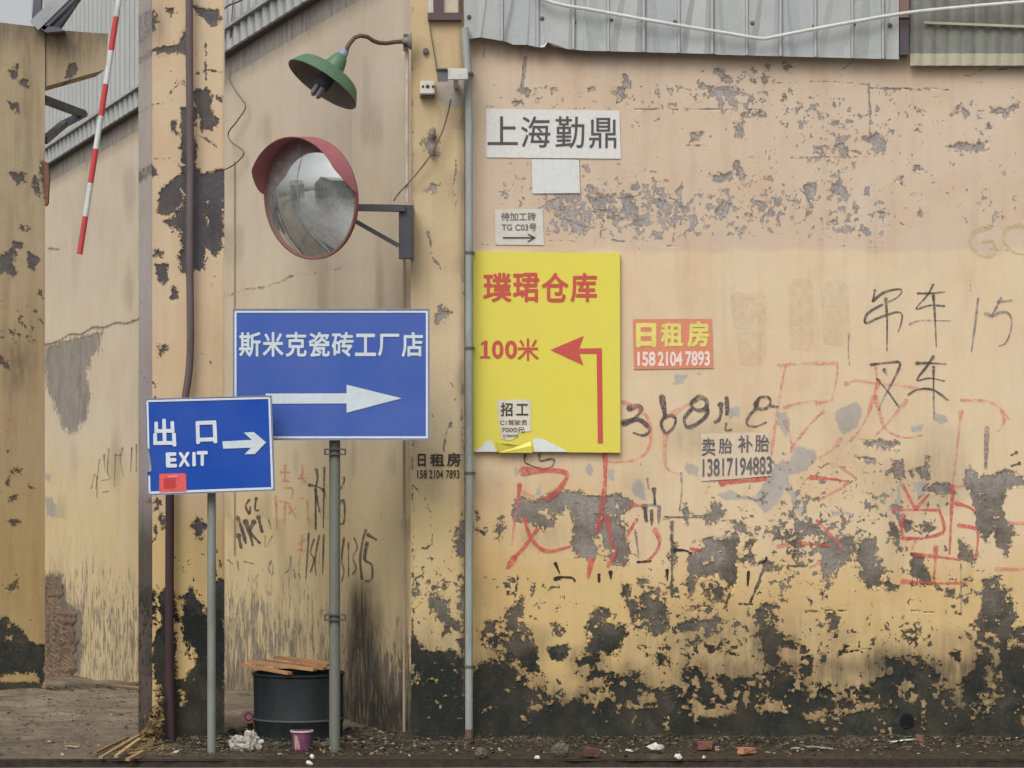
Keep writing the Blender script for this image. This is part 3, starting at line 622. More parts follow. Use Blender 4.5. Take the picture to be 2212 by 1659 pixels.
obj('under_strip', bm, paint('dark_strip', (84, 78, 78), .7, .3), bld)  # thin dark strip for the dark line under the cladding
# hidden body of the building: roof and rear
bm = bmesh.new()
prism(bm, [sx(D0+.35, 7.6, -.02), sx(Yf, 7.6, -.02), Vector((9, Yf, 7.6)), Vector((9, D0+.35, 7.6))], (0, 0, .15))
obj('roof_slab', bm, m_conc, bld)
# --- the grey sheet-metal fascia over the front wall
fas_mat = [paint('grey_sheet_%d' % i, c, .5, .35, (132, 133, 128), 2.2, metal=.1, spec=.35) for i, c in enumerate(((160, 162, 161), (157, 160, 159), (163, 165, 164), (155, 158, 159)))]
FY = D0-.085
edge_pts = zC([(0,345),(60,340),(200,322),(330,343),(430,362),(480,385),(600,385),(700,410),(752,408),(782,363),(830,400),(960,425),(1130,438),(2212,466)])+zD([(0,352),(1400,388)])
edge_pts[0] = (1000, 83)
def edge(u):
    for (a, b), (c, d) in zip(edge_pts[:-1], edge_pts[1:]):
        if a <= u <= c: return b+(d-b)*(u-a)/max(c-a, 1e-6)
    return edge_pts[-1][1]
fas = obj('metal_fascia', plate(1000, -250, 1943, -235, FY+.02, .05), fas_mat[0], bld)
ribs = [1001]+[zC([(x, 0)])[0][0] for x in (385, 695, 1003, 1305, 1612, 1915)]+[zD([(x, 0)])[0][0] for x in (0, 172, 400, 620, 848, 1090, 1290)]+[1943]
ribs = sorted(ribs)
ribs = [r for i, r in enumerate(ribs) if i == 0 or r-ribs[i-1] > 20]
for i, (a, b) in enumerate(zip(ribs[:-1], ribs[1:])):
    us = sorted(set([a+1.2, b-1.2]+[u for u, v in edge_pts if a+1.5 < u < b-1.5]+[a+(b-a)*k/4 for k in (1, 2, 3)]))
    bm = bmesh.new(); pts = [(u, edge(u)) for u in us]
    prism(bm, [P(us[0], -240, FY)]+[P(us[-1], -240, FY)]+[P(u, v, FY-.01*math.sin(u*.13)*(v-40 > 0)) for u, v in reversed(pts)], (0, .004, 0))
    obj('metal_panel', bm, fas_mat[(i*3) % 4], fas)
for r in ribs[1:-1]:
    bm = bmesh.new(); y0 = edge(r)
    hexa(bm, [P(r-5, -240, FY+.001), P(r+5, -240, FY+.001), P(r+2.2, -240, FY-.02), P(r-2.2, -240, FY-.02), P(r-5, y0, FY+.001), P(r+5, y0, FY+.001), P(r+2.2, y0-1, FY-.02), P(r-2.2, y0-1, FY-.02)])
    obj('standing_seam', bm, fas_mat[2], fas)
m_screw = paint('rusty_screw', (88, 80, 74), .7)
for u, v in zC([(103,145),(735,160),(1335,175),(1610,185),(1880,190)])+zD([(435,152),(1335,165),(840,172),(1100,160)])+[(1240, 48)]:
    bm = lathe(P(u, v, FY-.002), (0, -1, 0), [(0, .013), (.004, .013), (.009, .008), (.010, 0)], 10); obj('screw', bm, m_screw, fas)
# --- right: grey-green corrugated sheet, post and strip
bm = bmesh.new(); pr = []
u = 1966
while u < 2420: pr += [(u, 0), (u+9, .010), (u+14, .012), (u+19, .010), (u+28, 0)]; u += 28
pr = [p for i, p in enumerate(pr) if i % 5 != 4]
def strip(v0, v1, Y):
    folded(bm, [P(u, v0, Y)+Vector((0, -o, 0)) for u, o in pr], [P(u, v1, Y)+Vector((0, -o, 0)) for u, o in pr], (0, .003, 0))
strip(-240, 116, D0-.06)
gs = obj('corrugated_sheet', bm, paint('weathered_fibreglass', (118, 120, 110), .7, .9, (92, 90, 88), 9, streak=True, bump=.003), bld)
bm = bmesh.new(); strip(116, 142, D0-.06)
obj('dusty_lower_edge', bm, paint('dusty_fibreglass', (166, 160, 138), .8, .5, (138, 132, 116), 9, streak=True), gs)
bm = bmesh.new(); beam(P(1996, 49, D0-.09), P(2420, 66, D0-.09), .02, .014, bm=bm); obj('batten', bm, paint('pale_batten', (165, 162, 142), .8), gs)
obj('door_post', plate(1943, -240, 1964, 38, D0-.10, .09), paint('red_brown_post', (122, 96, 90), .8, .4), bld)
obj('post_foot', plate(1944, 38, 1963, 118, D0-.09, .08), paint('dark_post', (78, 70, 76), .8, .4), bld)
# --- window at the top of the pillar
PY = D0-.06
wf = bmesh.new(); plate(936, -200, 958, 27, PY-.03, .028, wf); plate(924, 27, 996, 43, PY-.045, .043, wf); plate(990, -200, 996, 27, PY-.03, .028, wf)
win = obj('window', wf, paint('brown_window_frame', (84, 66, 70), .6, .4), bld)
obj('pane', plate(958, -200, 990, 27, PY-.012, .01), paint('dusty_pane', (182, 172, 150), .3, .3), win)
obj('frame', plate(925, -200, 936, 27, PY-.02, .018), paint('pale_reveal', (188, 180, 172), .7, .3), win)
# --- text stencilled and written on the walls
k_black = ink('black_paint', (68, 62, 64), .84, .55); k_grey = ink('faded_black_paint', (104, 98, 100), .7, .7)  # haze over the black strokes is put into the ink as grey
k_red = ink('red_paint', (180, 74, 72), .74, .62); k_pink = ink('faded_red_paint', (194, 112, 104), .52, .8); k_dark = ink('fresh_black_paint', (38, 32, 32), .95, .15)
k_ochre = ink('faded_ochre_paint', (176, 156, 104), .5, .7)
graffiti(fw, k_black, front, [
 (zI, 4.6, [[(620,390),(600,500)], [(600,500),(720,410),(880,375),(905,410),(850,470),(770,510)], [(700,540),(560,620),(515,690),(530,740),(640,690),(750,650),(860,620),(910,650),(900,740),(870,830)], [(735,480),(750,700),(748,1030)]]),
 (zI, 4.2, [[(1080,420),(1220,420),(1360,405)], [(1240,330),(1180,440),(1060,585),(1200,550),(1360,555)], [(1245,450),(1262,700),(1275,990)]]),
 (zI, 5.2, [[(580,1180),(740,1162),(880,1155),(870,1240),(790,1400)], [(720,1240),(750,1290)]]),
 (zI, 4.6, [[(1070,1165),(1220,1165),(1380,1175)], [(1240,1100),(1180,1190),(1070,1345),(1200,1325),(1360,1355)], [(980,1500),(1080,1445),(1240,1450),(1400,1560)], [(1245,1210),(1245,1450)]]),
 (zI, 3.6, [[(640,1330),(760,1470),(880,1640)]])], 'handwritten black 吊车 and 叉车 in thin brush strokes at upper right')
graffiti(fw, k_grey, front, [
 (zI, 3.6, [[(990,750),(1120,710),(1420,715)], [(790,1400),(700,1560),(660,1680)], [(1245,1450),(1250,1680),(1255,1760)], [(345,860),(335,1000),(348,1180)]]),
 (zI, 4.8, [[(1720,480),(1690,750),(1650,1040)], [(1965,470),(1920,560),(1870,660)], [(1940,510),(2080,495)], [(1800,635),(1880,660),(1960,620),(2050,640),(2080,740),(2050,880),(2000,960),(1940,980)]]),
 (zN, 4.5, [[(2045,800),(2050,950),(2030,1120)], [(1920,1180),(2100,1178),(2250,1175)], [(1970,1220),(1965,1640)], [(1650,1310),(1670,1450),(1680,1560)], [(1750,850),(1765,930)]]),
 (zN, 7.5, [[(1735,1090),(1750,1210)], [(1720,1085),(1800,1070),(1860,1085)], [(1855,1100),(1852,1220)]]),
 (zO, 9, [[(1970,310),(1965,440),(1960,570)]]), (zO, 3.5, [[(1800,1200),(1800,1500)], [(410,760),(470,780),(540,730)]])], 'faded handwritten 15 and scribbles')
graffiti(fw, k_black, front, [
 (zH, 8.2, [[(215,1375),(300,1350),(340,1390),(310,1440),(250,1490),(150,1535)], [(150,1535),(300,1495),(400,1560),(430,1620),(360,1665),(260,1640)],
   [(560,1260),(575,1350),(590,1450),(550,1540),(600,1640),(680,1580),(705,1490),(650,1450),(590,1480)], [(900,1300),(960,1258),(1030,1290),(1030,1370),(960,1400),(890,1370),(870,1310),(910,1275)], [(870,1390),(800,1480),(820,1570),(900,1560),(1020,1470),(1050,1390)],
   [(1185,1340),(1190,1420),(1170,1490),(1130,1520)], [(1250,1270),(1255,1370),(1248,1440)]]),
 (zH, 7, [[(1560,1340),(1600,1265),(1680,1255),(1720,1300),(1680,1370),(1600,1380),(1560,1330)]]),
 (zH, 5, [[(1560,1380),(1480,1470),(1470,1550),(1560,1570),(1670,1525)], [(1720,1350),(1800,1360)], [(1245,1540),(1240,1610),(1300,1605)]]),
 (zN, 6.5, [[(1810,940),(1818,1060)], [(1790,1120),(1790,1240)], [(1730,1100),(1740,1210)]]),
 (zN, 4.2, [[(700,640),(695,700),(760,735),(820,752)], [(820,640),(830,690),(940,675),(935,730),(860,765),(820,752)]]),
 (zO, 5, [[(2160,470),(2130,485)], [(2180,540),(2130,555)]])], 'handwritten black phone digits 368118 beside the yellow sign')
graffiti(fw, k_dark, front, [
 (zN, 5, [[(1990,1460),(2080,1465),(2130,1490)], [(1670,1565),(1780,1555)], [(960,1580),(995,1659)]]), (zQ, 6, [[(960,25),(1010,10),(1100,15),(1125,40)], [(1335,-10),(1335,50)], [(1435,-30),(1438,20)]]),
 (zO, 5.5, [[(410,1250),(405,1340)]]), (zS, 5, [[(350,960),(352,1060)], [(1430,820),(1420,850),(1350,880)]]), (zR, 3, [[(1745,500),(1790,560)]])], 'short jet-black strokes under the large red characters')
graffiti(fw, k_red, front, [
 (zN, 11.5, [[(680,780),(900,770),(1040,790),(1060,830),(1000,920),(940,980),(890,1020)], [(600,1530),(550,1610)]]),
 (zN, 7, [[(690,1190),(740,1340),(820,1440),(920,1470),(1080,1430)], [(800,1280),(700,1420),(600,1530)], [(650,900),(640,1010)], [(1820,1290),(1860,1380),(1830,1470),(1760,1550)], [(1400,1180),(1440,1380),(1480,1470),(1410,1600)]]),
 (zN, 9, [[(1390,640),(1385,900),(1350,1150),(1320,1300)], [(1270,1540),(1240,1700)]]), (zN, 5.5, [[(1620,1070),(1730,1080)], [(1660,1200),(1570,1350)], [(2130,1450),(2212,1460)]]),
 (zO, 9, [[(240,665),(380,655),(520,640)]]), (zO, 6, [[(820,630),(940,640),(1060,655)], [(1370,845),(1520,842),(1660,845)], [(1420,680),(1455,750),(1500,840)], [(1500,840),(1590,740)], [(1420,880),(1410,960),(1420,1030)], [(1420,1030),(1560,1025),(1660,1000),(1690,960),(1660,850)],
   [(1770,800),(1840,820),(1890,850)], [(1790,945),(1905,980),(1895,1150)], [(1745,690),(1735,900),(1725,1130)], [(1500,1135),(1660,1150),(1800,1170)], [(1635,1090),(1630,1200),(1620,1310)], [(1420,1310),(1620,1320),(1830,1320)], [(860,915),(960,1020)], [(750,1060),(940,1075)]])],
 'large red brush characters across the middle of the wall')
graffiti(fw, k_pink, front, [
 (zH, 7, [[(690,1430),(770,1370),(850,1330)]]), (zH, 4, [[(1880,915),(1840,1100),(1800,1350)], [(1800,915),(2000,900),(2212,895)], [(1870,1365),(2000,1320),(2212,1290)]]),
 (zI, 4.6, [[(0,1165),(190,1165),(220,1200),(200,1380),(160,1560)], [(0,1590),(160,1560)], [(310,1385),(430,1350),(640,1380),(900,1400),(1100,1440)], [(620,1180),(640,1380),(590,1540),(550,1680)], [(1540,1560),(1800,1570),(1950,1640),(2050,1760)]]),
 (zO, 5, [[(895,200),(790,310),(690,440)], [(650,260),(690,400),(690,460)], [(1260,0),(1210,180),(1130,330),(1050,410)], [(1240,100),(1290,280),(1340,340),(1440,370),(1540,355)], [(1440,130),(1340,250),(1240,360)], [(1010,380),(960,450),(880,510),(1000,560),(1110,630)],
   [(1060,660),(980,720),(870,775)], [(1800,200),(1775,430),(1745,690)], [(2070,200),(2080,270),(2040,330)], [(1500,1050),(1470,1120)], [(960,1020),(1040,1110)], [(870,1185),(810,1225)], [(1770,690),(1850,680)], [(2030,1230),(2260,1230)], [(2130,930),(2260,930)], [(600,1080),(700,1075)], [(600,180),(580,330),(560,480)]]),
 (zN, 5, [[(1540,180),(1640,220),(1740,300),(1780,400),(1780,520),(1740,620),(1640,680),(1480,700),(1400,690)], [(1910,470),(1910,730),(2010,800)], [(640,1000),(600,1250),(580,1420)], [(690,960),(780,1010),(890,1010)]])],
 'faded pinkish-red brush characters at right')
graffiti(fw, k_ochre, front, [(zI0, 7, [[(2137,490),(2105,500),(2095,525),(2112,548),(2145,552),(2145,522),(2122,522)], [(2225,487),(2180,492),(2168,518),(2190,545),(2230,552)]])], 'pale ochre letters GC faded into the plaster')
graffiti(fw, k_grey, front, [(zG, 3, [[(60+1880,180),(1950,175),(2000,190)]]), (zC, 3, [[(240,420),(225,490)]]), (zT, 2.2, [[(320,720),(430,640)], [(1580,780),(1650,790),(1830,700)], [(1940,730),(2180,705)]])], 'dark scratches below the metal sheets')
# faint ghosts of torn-off papers
k_ghost = ink('paper_ghost', (172, 152, 126), .16, .7)
for p in ([(1575, 640), (1590, 630), (1612, 634), (1645, 626), (1654, 640), (1656, 770), (1640, 792), (1600, 788)], [(1703, 618), (1712, 604), (1735, 599), (1752, 604), (1758, 625), (1757, 742), (1744, 756), (1704, 758)], [(1772, 622), (1785, 608), (1808, 603), (1826, 610), (1834, 628), (1836, 735), (1820, 748), (1778, 744)]):
    bm = bmesh.new(); bm.faces.new([bm.verts.new(front(u, v, .0052)) for u, v in p]); obj('paper_ghost', bm, k_ghost, fw)
# side wall writing
side_e = side
graffiti(bld.children[2] if False else bpy.data.objects['side_wall'], k_black, side_e, [
 (zL, 4.6, [[(870,330),(880,400),(860,500)], [(810,460),(870,470),(930,500)], [(870,560),(900,690)], [(865,500),(865,840)], [(930,500),(950,560)], [(1110,400),(1110,430),(1080,490)], [(1060,620),(1110,600),(1110,780),(1060,790)]]),
 (zL, 3.0, [[(940,310),(930,830)], [(850,930),(820,1040),(850,1100),(820,1210)], [(805,880),(780,1270)], [(895,900),(860,1100),(870,1240)], [(935,890),(925,1230)], [(1110,920),(1090,1100),(1110,1200),(1090,1290)], [(1150,960),(1150,1250)], [(1200,920),(1225,1000),(1190,1080),(1215,1180),(1180,1230)]]),
 (zL, 5.0, [[(1300,850),(1270,950),(1250,1100),(1265,1270)], [(1320,890),(1390,930)], [(1310,960),(1290,1100),(1350,1150),(1350,1270),(1300,1290)], [(350,580),(340,670),(370,680)], [(290,590),(260,640),(290,710),(300,650)]]),
 (zL, 7, [[(190,740),(230,850),(260,960)], [(260,780),(300,900),(320,980)], [(330,780),(300,860),(380,960)], [(370,740),(400,860)], [(200,900),(220,1000)]])], 'black handwritten number 156 ending in 81365 beside the sign post', 'graffiti')
graffiti(bpy.data.objects['side_wall'], k_pink, side_e, [(zL, 3.4, [[(600,290),(600,420)], [(570,350),(640,350)], [(580,420),(640,430)], [(590,490),(660,490),(660,580)], [(740,380),(780,440)], [(750,290),(750,440)], [(720,400),(790,400)], [(520,560),(530,850)], [(560,600),(640,620)], [(640,650),(700,740)], [(640,700),(700,650)], [(720,575),(760,575)], [(790,600),(800,760)], [(750,900),(740,1020)], [(730,960),(780,930)], [(720,1020),(770,1020)], [(600,640),(600,800)]])], 'faded red handwriting behind the sign posts')
graffiti(bpy.data.objects['side_wall'], k_grey, side_e, [(zJ, 2.6, [[(900,860),(910,1000)], [(860,900),(830,1150)], [(820,1030),(790,1150)], [(940,810),(930,1000),(950,1060),(880,1080)], [(1000,850),(990,1130)], [(1060,800),(1040,900),(1070,1040)], [(1140,800),(1130,1010)], [(1180,770),(1180,1000)], [(840,1050),(840,1220)], [(890,1180),(950,1170)], [(1000,860),(1060,860)]]),
 (zL, 3, [[(430,900),(430,1000),(490,900)], [(460,760),(480,840)], [(480,1120),(460,1180),(490,1240),(500,1150)], [(650,1080),(640,1180),(600,1220)], [(110,1110),(150,1140)], [(190,1120),(200,1200)], [(250,1120),(330,1140)], [(680,1190),(690,1270)], [(720,1230),(735,1270)]])], 'thin grey handwriting in the left bay')
# stencilled advert on the pillar
pil = bpy.data.objects['corner_pillar']; pf = flat(PY)
adv = [(zL, (1745,190,1815,300), '日', .03), (zL, (1850,190,1975,300), '租', .028), (zL, (1995,180,2115,300), '房', .028), (zL, (1740,330,1825,405), '158', .02), (zL, (1843,330,1965,405), '2104', .02), (zL, (1988,330,2105,405), '7893', .02)]
m_ink = paint('stencil_ink', (52, 46, 44), .7, .35, (130, 112, 86), 40)
for zz, (a, b, c, d), s, w in adv:
    (u0, v0), (u1, v1) = zz([(a, b), (c, d)]); lettering(s, (u0, v0, u1, v1), pf, m_ink, pil, w, .004, 'stencilled_lettering')

# ------------------------------------------------------------------ gantry columns
c2 = thing('gantry_column', 'peeling ochre concrete column standing behind the small exit sign, bare grey patches and dark foot', 'column', P(400, 1600, 14.6), 'concrete gantry columns')
C2Y = 14.6
e_big = zE([(1580,-40),(1935,-40),(1945,560),(1900,640),(1850,650),(1790,600),(1770,690),(1720,790),(1640,830),(1600,830),(1560,770),(1550,680),(1580,600),(1560,460),(1490,460),(1430,380),(1480,350),(1400,330),(1360,330),(1350,200),(1400,90),(1480,20),(1560,-20)])
c2_bare = [e_big]+[zE(p) for p in ([(1350,760),(1430,740),(1440,820),(1390,900),(1350,870)], [(1480,940),(1520,930),(1500,1040),(1465,1045)], [(1370,1440),(1450,1460),(1400,1530),(1370,1530)], [(1340,650),(1400,655),(1400,675),(1350,680)])] \
 + [zA(p) for p in ([(1670,60),(1860,100),(1900,190),(1840,210),(1740,190),(1690,110)], [(1310,430),(1440,390),(1550,370),(1600,240),(1630,420),(1440,440),(1350,450)], [(1320,60),(1390,180),(1340,260),(1310,260)], [(1440,60),(1510,50),(1490,130),(1450,90)],
   [(1680,780),(1800,780),(1820,900),(1850,1000),(1900,1030),(1880,1070),(1830,1130),(1740,1130),(1760,1050),(1720,960),(1690,880)], [(1565,940),(1690,940),(1670,1180),(1580,1180)], [(1480,1050),(1530,1060),(1540,1140),(1510,1120)], [(1570,1150),(1690,1180),(1690,1420),(1780,1520),(1940,1480),(1940,1700),(1560,1700),(1590,1450)], [(1310,1420),(1360,1450),(1380,1500),(1320,1500)], [(1870,830),(1895,840),(1890,890)])] \
 + [zK(p) for p in ([(1520,350),(1600,330),(1590,200),(1640,80),(1690,210),(1740,250),(1740,330),(1800,340),(1830,60),(1900,20),(1960,60),(1960,1560),(1290,1560),(1330,1300),(1380,1000),(1340,850),(1350,600),(1400,300),(1380,180),(1420,110),(1530,150),(1530,300)], [(1330,100),(1350,120),(1350,330),(1325,330)], )] \
 + [zJ(p) for p in ([(1650,1480),(1720,1410),(1790,1480),(1720,1600),(1700,1560)], [(1370,1350),(1400,1380),(1430,1400),(1410,1480),(1370,1440)], [(1335,1240),(1365,1260),(1345,1300)])]
c2_keep = [zK([(1510,350),(1590,380),(1620,640),(1700,740),(1720,780),(1640,820),(1610,900),(1530,900),(1505,700)]), zK([(1650,570),(1690,640),(1700,760),(1660,780)]), zK([(1540,940),(1600,1080),(1580,1130),(1550,1060)]), zK([(1660,900),(1700,910),(1680,960)]), zK([(1300,850),(1350,880),(1370,960),(1350,1250),(1290,1280)]),
 zE([(1780,170),(1810,200),(1810,270),(1780,260)]), zE([(1780,320),(1830,350),(1800,420)]), zE([(1560,0),(1590,200),(1500,350),(1470,350),(1570,190)])]
def f_c2(A, U, V, x, y):
    b = np.full(U.shape, 60.0)
    for p in c2_bare: b = np.minimum(b, sdf(x, y, p))
    for p in c2_keep: b = np.maximum(b, -(sdf(x, y, p)+1))
    for p, w in ((zA([(1320,900),(1420,890),(1480,780),(1560,720),(1610,735)]), 1.0), (zA([(1700,640),(1800,605),(1930,635)]), 1.2), (zA([(1330,1375),(1480,1360),(1515,1400)]), .9), (zE([(1700,1520),(1780,1540),(1850,1640)]), .5), (zA([(1700,1170),(1780,1200),(1860,1260)]), 1.8), (zA([(1770,370),(1780,700)]), 1.5)):
        b = np.minimum(b, line_sdf(x*.5+U*.5, y*.5+V*.5, p, w)*2+3.5)
    A['bare'][:] = b
    A['dens'][:] = np.clip(.16+.3*blob(U, V, 335, 900, 12, 500)+.12*sm(V, 0, 200)*(1-sm(V, 300, 500))+.2*sm(V, 1150, 1300), 0, 1)
    A['tone'][:] = .1+.3*sm(V, 500, 900)+.6*sm(V, 1000, 1200)
    A['mould'][:] = .05+.35*sm(V, 100, 350)+.25*sm(V, 1050, 1200)+.45*sm(V, 1250, 1350)
    A['grime_shade'][:] = np.clip(.3*blob(U, V, 340, 60, 20, 60)+.4*sm(V, 1500, 1600)+.2*sm(U, 478, 486), 0, .7)
c2s = sheet('shaft', ((329, -260), (485, -260), (485, 1650), (329, 1650)), 2.6, (C2Y, 'column'), [m_col, m_white], c2, f_c2, .35, amp=4.5, seed=61, relief=.005)
for v in c2s.data.attributes['tone'].data[-1:]: pass
c1 = thing('gantry_column', 'ochre concrete column at the left edge of the picture with a stained bracket carrying steelwork', 'column', P(40, 1495, 18.3)*1.0, 'concrete gantry columns')
c1.location.z = gz(18.3)
c1_bare = [zK(p) for p in ([(-200,400),(0,390),(40,370),(50,500),(100,430),(190,480),(240,560),(330,600),(380,620),(380,1000),(300,820),(150,830),(0,860),(-200,860)], [(40,110),(140,40),(150,90),(90,150)], [(0,930),(330,920),(400,1000),(300,1040),(-200,1040),(-200,940)])] \
 + [zJ(p) for p in ([(100,1430),(165,1440),(120,1460)], [(90,1010),(170,985),(160,1010),(100,1030)], [(45,1110),(80,1080),(80,1120)], [(0,0),(40,40),(70,100),(0,80)], [(240,1120),(285,1140),(260,1150)], [(105,1220),(145,1210),(140,1240),(115,1245)])] \
 + [zE(p) for p in ([(0,690),(90,640),(120,560),(210,580),(200,600),(140,620),(90,760),(150,830),(110,860),(60,790),(0,830)], [(250,670),(345,720),(300,790),(260,760)], [(340,1000),(370,1010),(370,1050)], [(300,-10),(350,150),(270,80)], [(190,425),(215,425),(215,445),(190,445)], [(240,430),(270,435),(260,460)])] \
 + [zA(p) for p in ([(590,560),(640,540),(660,590),(610,680),(560,670)], [(80,620),(150,640),(120,680)], [(100,590),(150,560),(140,600)], [(180,700),(250,690),(250,740),(190,730)], [(70,880),(110,910),(150,900),(140,980),(110,940)], [(80,1500),(200,1520),(210,1570),(130,1580)], [(340,1400),(430,1430),(430,1700),(380,1700),(370,1560)])]
def f_c1(A, U, V, x, y):
    b = np.full(U.shape, 60.0)
    for p in c1_bare: b = np.minimum(b, sdf(x, y, p)-1)
    for p in (zK([(30,540),(100,510),(90,570),(30,570)]), zK([(130,600),(180,600),(160,640)]), zK([(0,870),(160,830),(310,850),(330,910),(0,920)])): b = np.maximum(b, -sdf(x, y, p))
    b = np.minimum(b, line_sdf(x, y, zE([(80,1330),(200,1370),(330,1420)]), .8)*2+3)
    A['bare'][:] = b
    A['dens'][:] = np.clip(.14+.2*blob(U, V, 40, 700, 60, 120)+.12*sm(V, 1150, 1250), 0, 1)
    A['tone'][:] = .15+.35*sm(V, 500, 800)+.5*sm(V, 980, 1200)
    A['mould'][:] = .1+.35*sm(V, 500, 1000)+.6*sm(V, 1250, 1380)
    A['grime_shade'][:] = np.clip(.12+.35*sm(V, 130, 60)+.22*blob(U, V, 60, 230, 12, 200)+.35*blob(U, V, 150, 110, 60, 35)+.45*blob(U, V, 40, 790, 30, 60)+.4*blob(U, V, 98, 360, 5, 60), 0, .8)
m_col1 = wall_material('stained_column_paint', [(0, C(162, 149, 124)), (.5, C(158, 138, 106)), (1, C(160, 138, 94))], [(0, C(92, 88, 90)), (.5, C(86, 78, 70)), (1, C(46, 48, 44))], bare_noise=6, dirtk=.8)
sheet('shaft', ((-70, 40), (97, 60), (97, 1520), (-70, 1520)), 2.6, (18.3, 'column'), m_col1, c1, f_c1, .4, amp=4, seed=81)
sheet('bracket', ((97.5, 63), (234, 73), (228, 150), (97.5, 187)), 2.6, (18.32, 'column'), m_col1, c1, f_c1, .34, amp=4, seed=81)
rust = paint('rust_run', (118, 80, 66), .9, .5, (80, 60, 54), 20)
bm = bmesh.new(); prism(bm, [P(92, 345, 18.27), P(103, 352, 18.27), P(106, 380, 18.27), P(103, 440, 18.27), P(97, 445, 18.27), P(96, 380, 18.27)], (0, .05, 0)); obj('rusted_plate', bm, rust, c1)
# steelwork on top of the column
st = thing('steel_strut', 'dark steel channel struts rising from the top of the left column bracket', 'steelwork', P(110, 60, 18.3))
m_steel = paint('dark_steel', (84, 86, 94), .55, .4, (60, 62, 66), 8); m_steel2 = paint('light_steel_flange', (150, 152, 156), .5, .3)
obj('brace', beam(P(92, 62, 18.25), P(215, -60, 18.25), .06, .10, (0, 1, 0)), m_steel, st)
obj('brace', beam(P(122, 62, 18.4), P(205, -60, 18.4), .05, .06, (0, 1, 0)), m_steel, st)
obj('flange', beam(P(74, 56, 18.2), P(196, -64, 18.2), .09, .02, (0, 1, 0)), m_steel2, st)
obj('upright', beam(P(78, 52, 18.3), P(90, -100, 18.3), .06, .05, (0, 1, 0)), m_steel, st)
obj('base_plate', poly([(70, 52), (132, 60), (138, 67), (100, 70)], 18.2, .25), m_steel, st)
# bent bracket arm on the side wall
ba = thing('steel_bracket', 'bent dark steel bracket arm sticking out in front of the cladding in the left bay', 'bracket', P(100, 258, 19.5))
obj('arm', beam(P(92, 214, 18.62), P(181, 247, 19.6), .05, .055, (0, 1, 0)), m_steel, ba)
obj('arm', beam(P(183, 245, 19.62), P(138, 268, 19.4), .05, .05, (0, 1, 0)), m_steel, ba)
obj('arm', beam(P(139, 267, 19.42), P(95, 304, 18.62), .05, .05, (0, 1, 0)), m_steel, ba)

# ------------------------------------------------------------------ pipes and wires
def upipe(pts, r, Y, seg=12): return tube([P(u, v, Y) for u, v in pts], r, seg)
rp = thing('rusty_pipe', 'thin rusty brown drain pipe running down the front of the middle column', 'pipe', P(366, 1600, 14.5))
m_rust = paint('rusty_pipe_metal', (100, 88, 90), .75, .6, (84, 60, 54), 12, streak=True)
m_rust2 = paint('rusty_lower_pipe', (66, 46, 48), .75, .6, (50, 40, 40), 12, streak=True)
obj('upper_pipe', upipe(catmull([(409, -240), (409, 100), (411, 330), (410, 560), (411, 760), (400, 860), (380, 980), (368, 1060)], 5), .022, 14.53), m_rust, rp)
obj('lower_pipe', upipe([(367, 1064), (366, 1300), (366, 1450), (370, 1606)], .026, 14.52), m_rust2, rp)
for v in (1300,): obj('clamp', upipe([(410 if v < 900 else 366, v-5), (410 if v < 900 else 366, v+5)], .031, 14.53), m_rust2, rp)
gp = thing('downpipe', 'pale grey downpipe running the full height of the corner beside the yellow sign', 'pipe', P(1013, 1606, 14.46))
m_gp = paint('grey_downpipe', (146, 152, 147), .6, .6, (112, 104, 90), 12, streak=True)
obj('pipe', upipe([(1004, 60), (1006, 100), (1012, 170), (1013, 300), (1013.5, 900), (1013, 1400), (1013, 1625)], .023, 14.475), m_gp, gp)
m_clip = paint('pipe_clip', (92, 88, 84), .6)
for v in (546, 752, 1022, 1440):
    bm = upipe([(1013, v-3), (1013, v+3)], .027, 14.475); beam(P(1013, v, 14.48), P(1024, v, 14.59), .02, .012, bm=bm); obj('pipe_clip', bm, m_clip, gp)
obj('rust_foot', upipe([(1013, 1575), (1013, 1627)], .0245, 14.475), paint('rusty_foot', (104, 80, 66), .8, .6), gp)
cp = thing('conduit', 'slim cream conduit running down the edge of the side wall behind the traffic mirror', 'conduit', P(878, 1600, 14.5))
obj('pipe', upipe([(879, 110), (879, 438)], .012, 14.5), paint('cream_conduit', (186, 172, 152), .7, .4), cp)
obj('pipe', upipe([(873.5, 560), (873, 900), (873, 1610)], .009, 14.62), paint('brown_conduit', (160, 140, 118), .7, .6, (120, 92, 70), 10, streak=True), cp)
m_cable = paint('white_cable', (196, 196, 190), .6, .2); m_wire = paint('thin_dark_wire', (108, 94, 82), .7)
cb = catmull([(1150, -60), (1175, -2), (1300, 25), (1450, 52), (1560, 70), (1620, 80), (1652, 84)], 5)
tag(obj('cable', tube([P(u, v, FY-.06) for u, v in cb]+[P(u, v, FY-.06) for u, v in catmull([(1652, 84), (1700, 74), (1800, 55), (1943, 30), (2060, 17), (2212, 4), (2420, -12)], 5)][1:], .0105, 8), m_cable), 'white cable sagging in a V across the grey metal sheets', 'cable')
w = zB([(100,-100),(75,300),(40,440),(30,600),(100,760),(170,860),(205,930),(130,1050),(55,1150),(80,1230),(190,1320),(110,1420),(0,1480)])
tag(obj('wire', tube([side(u, v, .05) for u, v in catmull(w, 5)], .005, 6), m_wire), 'loose zigzag wire hanging on the side wall left of the traffic mirror', 'wire')
w = zB([(1920,860),(1900,960),(1850,1130),(1800,1230),(1740,1350),(1600,1530),(1480,1659)])+[(850, 434)]
tag(obj('wire', tube([P(u, v, 14.48) for u, v in catmull(w, 4)], .005, 6), m_wire), 'thin wire dropping from the camera down to the mirror bracket', 'wire')
w = zB([(1735,175),(1750,300),(1780,480),(1800,600)])
